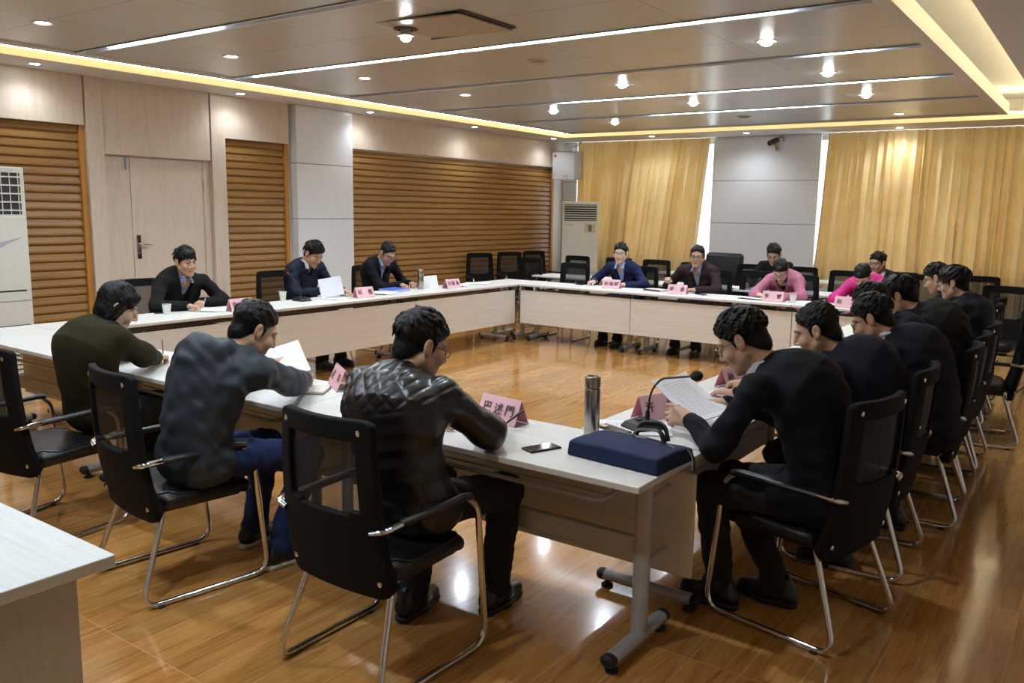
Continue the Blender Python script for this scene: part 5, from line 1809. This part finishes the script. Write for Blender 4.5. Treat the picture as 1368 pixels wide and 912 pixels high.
# blue laptop bag
t = thing('laptop_bag', 'navy blue fabric laptop bag with black handles lying on the near table corner', 'bag', (-1.465, 2.87, Z), math.radians(-5))
M_BAG = cloth('bag_navy', (.012, .022, .070), .7)
W_, D_, H_ = .205, .140, .062
bm = bmesh.new()
bmesh.ops.create_cube(bm, size=1)
for v in bm.verts: v.co = Vector((v.co.x * 2 * W_, v.co.y * 2 * D_, (v.co.z + .5) * H_))
for v in bm.verts:
    if v.co.z > .01: v.co.x *= .965; v.co.y *= .93
bmesh.ops.bevel(bm, geom=bm.edges[:], offset=.013, segments=4, profile=.6, affect='EDGES')
bmesh.ops.subdivide_edges(bm, edges=[e for e in bm.edges if e.calc_length() > .05], cuts=14, use_grid_fill=True)
wk = wrinkle(.0022, .09, 5)
for v in bm.verts:
    u, w_ = v.co.x / W_, v.co.y / D_
    d_ = float(wk(np.array([[v.co.x, v.co.y, v.co.z]]))[0])
    if v.co.z > .02:
        v.co.z += .010 * max(0, 1 - u * u) * max(0, 1 - w_ * w_) - .012 * max(0, w_) ** 2 + d_
    v.co.y += d_ * .8; v.co.x += d_ * .6
bm.normal_update()
mb_ = MB().bm(bm, True)
mb_.build('bag_body', M_BAG, t, autosm=70)
zp = [(-W_ + .03, D_ - .060, .0635), (-.05, D_ - .050, .0665), (.10, D_ - .065, .0675), (W_ - .025, D_ - .11, .0635), (W_ - .003, D_ - .13, .040)]
MB().tube(fillet(zp, .05, 4), .0028, 6).build('zip', plain('zip_tan', (.22, .19, .16, 1), .5), t)
for k, yy in enumerate((.055, .085)):
    hp_ = fillet([(-.03, yy, .070), (-.015, yy + .012, .100 + .02 * k), (.09, yy + .012, .112 + .02 * k), (.115, yy, .070)], .05, 6)
    MB().tube(hp_, .010, 8, sq=.30).build('handle', M_BLACKP, t)
MB().tube(fillet([(W_ - .005, .09, .055), (W_ + .03, .07, .03), (W_ + .05, .03, -.005)], .03, 4), .007, 8, sq=.4).build('strap_end', M_BLACKP, t)

def MX(c, ydir, xdir):
    y = nrm(ydir); x = np.asarray(xdir, float); x = nrm(x - y * (x @ y)); z = np.cross(x, y)
    return Matrix(np.block([[np.stack([x, y, z], 1), np.asarray(c, float)[:, None]], [np.zeros((1, 3)), np.ones((1, 1))]]).tolist())
GP = 'papers on the tables'
M_LAV = plain('paper_plain', (.74, .76, .84, 1), .75, var=.02)
paper('printed booklet held up by the man at the near microphone', None, 0, 8, (.23, .30), .006, M=MX((-1.485, 3.475, .868), (-.24, .06, .115), (.05, .17, .012)), group=None, bend=.018)
paper('stack of printed sheets under the near gooseneck microphone', (-1.66, 3.27, Z + .0005), math.radians(-62), 8, (.23, .33), .002, group=GP)
paper('printed sheets beside the second man of the right row', (-1.55, 4.22, Z + .0005), math.radians(80), 5, (.21, .297), .003, group=GP)
paper('printed sheets in front of the white-collared man', (-1.60, 5.60, Z + .0005), math.radians(84), 8, (.24, .30), .006, group=GP)
paper('printed sheets in front of the charcoal jacket', (-1.56, 6.25, Z + .0005), math.radians(84), 5, (.24, .30), .006, group=GP)
paper('white sheet leaning in the left hand of the grey hooded jacket man', None, 0, 2, (.21, .297), .004, M=MX((-3.66, 3.02, .845), (-.20, .10, .10), (.9, .45, -.02)), group=None, bend=.012)
paper('sheet under the hands of the leather jacket man', (-2.24, 2.87, Z + .0005), math.radians(-5), 1, (.21, .25), .001, M_PAPER, group=GP)
paper('sheet under the pen of the woman in the olive coat', (-4.76, 2.99, Z + .0005), math.radians(-12), 2, (.30, .21), .002, M_PAPER, group=GP)
paper('fanned sheets in front of the checked shirt man', (-6.66, 4.60, Z + .0005), math.radians(-70), 3, (.24, .32), .008, M_LAV, group=GP)
paper('single sheet held up by the zip jacket man', None, 0, 1, (.24, .20), .006, M=MX((-6.665, 6.10, .865), (-.06, 0, .20), (.15, .20, 0)), mat=M_LAV, group=None)
paper('printed sheets lying in front of the zip jacket man', (-6.64, 6.08, Z + .0005), math.radians(-82), 6, (.25, .32), .004, group=GP)
paper('bunch of papers left of the blue folder', (-6.62, 6.78, Z + .0005), math.radians(-80), 9, (.26, .30), .014, M_LAV, group=GP)
paper('upright folded sheet between steel flask and pink card on the left row', None, 0, 1, (.20, .16), .004, M=MX((-6.68, 7.68, .82), (-.05, .02, .15), (.12, .16, 0)), mat=M_PAPER, group=None)
paper('loose papers beyond the pink card near the far corner', (-6.68, 8.18, Z + .0005), math.radians(-75), 4, (.26, .34), .010, M_LAV, group=GP)
paper('last loose papers on the left row, nearest the corner table', (-6.66, 8.58, Z + .0005), math.radians(-60), 3, (.24, .32), .006, M_PAPER, group=GP)
paper('sheets beside the card of the bright navy suit', (-4.86, 9.33, Z + .0005), math.radians(184), 3, (.21, .25), .003, M_LAV, group=GP)
paper('sheet under the pen of the bright navy suit', (-5.38, 9.36, Z + .0005), math.radians(175), 3, (.30, .21), .003, M_PAPER, group=GP)
paper('sheets to the right of the maroon jacket card', (-3.98, 9.22, Z + .0005), math.radians(172), 3, (.24, .22), .003, M_LAV, group=GP)
paper('sheets spread to the left of the pink coat card', (-3.32, 9.36, Z + .0005), math.radians(175), 3, (.40, .22), .003, M_LAV, group=GP)
paper('sheets between the paper cup and the magenta jacket', (-2.58, 9.26, Z + .0005), math.radians(178), 6, (.32, .22), .004, M_LAV, group=GP)
paper('sheet lying on the second row desk in front of the man in black', (-3.80, 10.50, Z + .0005), math.radians(170), 2, (.30, .21), .010, M_PAPER, group=GP)

def notebook(label, loc, rz, cov, size=(.15, .21), th=.016, group='notebooks on the tables'):
    t = thing('notebook', label, 'notebook', loc, rz, group)
    m = plain('cover_%03d' % int(cov[0] * 999), cov + (1,), .5)
    MB().box(-size[0] / 2, size[0] / 2, -size[1] / 2, size[1] / 2, 0, .0025, .001, 1).build('cover', m, t)
    MB().box(-size[0] / 2 + .003, size[0] / 2 - .003, -size[1] / 2 + .004, size[1] / 2 - .004, .0025, th, .002, 2).build('pages', plain('pages_cream', (.72, .70, .58, 1), .7, var=.03), t)
    MB().box(-size[0] / 2 - .002, -size[0] / 2 + .003, -size[1] / 2, size[1] / 2, 0, th, .001, 1).build('spine', m, t)
    return t
notebook('open brown notebook beside the end-on pink card on the near table', (-3.33, 2.88, Z), math.radians(-58), (.16, .06, .03))
notebook('wine-red notebook to the left of the maroon jacket card', (-4.52, 9.38, Z), math.radians(80), (.12, .03, .04), (.17, .24), .022)
notebook('white-paged notebook to the left of the magenta jacket card', (-2.44, 9.16, Z), math.radians(85), (.10, .10, .22), (.17, .22), .022)
notebook('notebook under the arm of the pink coat woman', (-3.20, 9.24, Z), math.radians(84), (.05, .05, .07), (.15, .2), .014)
# folder
t = thing('document_folder', 'bright blue plastic document folder on the left row by the steel flask', 'folder', (-6.72, 7.12, Z), math.radians(-84))
MF = plain('folder_blue', (.075, .16, .66, 1), .35, var=.04)
MB().box(-.15, .15, -.12, .12, 0, .003, .001, 1).box(-.15, .15, -.12, .12, .026, .029, .001, 1).build('cover', MF, t)
MB().box(-.152, .152, -.123, -.119, 0, .029, .001, 1).build('spine', MF, t)
MB().box(-.14, .14, -.112, .112, .004, .0255).build('contents', M_LAV, t)
t = thing('pen_case', 'black flat case with a golden clasp under the near gooseneck microphone', 'case', (-1.70, 3.17, Z + .0055), math.radians(-20))
MB().box(-.085, .085, -.028, .028, 0, .012, .004, 2).build('case_body', M_BLACKL, t)
MB().box(-.080, -.030, -.029, .0, .0122, .0150, .001).build('clasp', plain('brass', (.55, .38, .16, 1), .3, metal=1.0), t)

# ------------------------------------------------------------------ light from outside, camera
w = bpy.data.worlds.new('sky'); SC.world = w; w.use_nodes = True
bg = w.node_tree.nodes['Background']
bg.inputs[0].default_value = (.86, .93, 1.0, 1); bg.inputs[1].default_value = 1.3

cam = bpy.data.cameras.new('camera'); co = bpy.data.objects.new('camera', cam); COL.objects.link(co)
SC.camera = co
f_, yaw, pit, rol = 1121.73549, -0.61725947, 0.15447495, 0.01637819
cy_, sy_ = math.cos(yaw), math.sin(yaw)
fwd = Vector((sy_ * math.cos(pit), cy_ * math.cos(pit), -math.sin(pit)))
right = Vector((cy_, -sy_, 0)); upv = right.cross(fwd)
r_ = right * math.cos(rol) + upv * math.sin(rol); u_ = -right * math.sin(rol) + upv * math.cos(rol)
Mc = Matrix(((r_.x, u_.x, -fwd.x, -.025), (r_.y, u_.y, -fwd.y, .0387), (r_.z, u_.z, -fwd.z, 1.6862), (0, 0, 0, 1)))
co.matrix_world = Mc
cam.sensor_fit = 'HORIZONTAL'; cam.sensor_width = 36.0
cam.lens = 36.0 * f_ / 1368.0
cam.clip_start = .02; cam.clip_end = 100
vs_ = SC.view_settings
vs_.view_transform = 'Standard'; vs_.look = 'None'; vs_.gamma = 1.0; vs_.exposure = 1.22; vs_.use_curve_mapping = False
SC.cycles.use_denoising = True
SC.cycles.max_bounces = 8; SC.cycles.diffuse_bounces = 4; SC.cycles.glossy_bounces = 4; SC.cycles.transparent_max_bounces = 12
SC.cycles.sample_clamp_indirect = 4.0
SC.cycles.caustics_reflective = False; SC.cycles.caustics_refractive = False
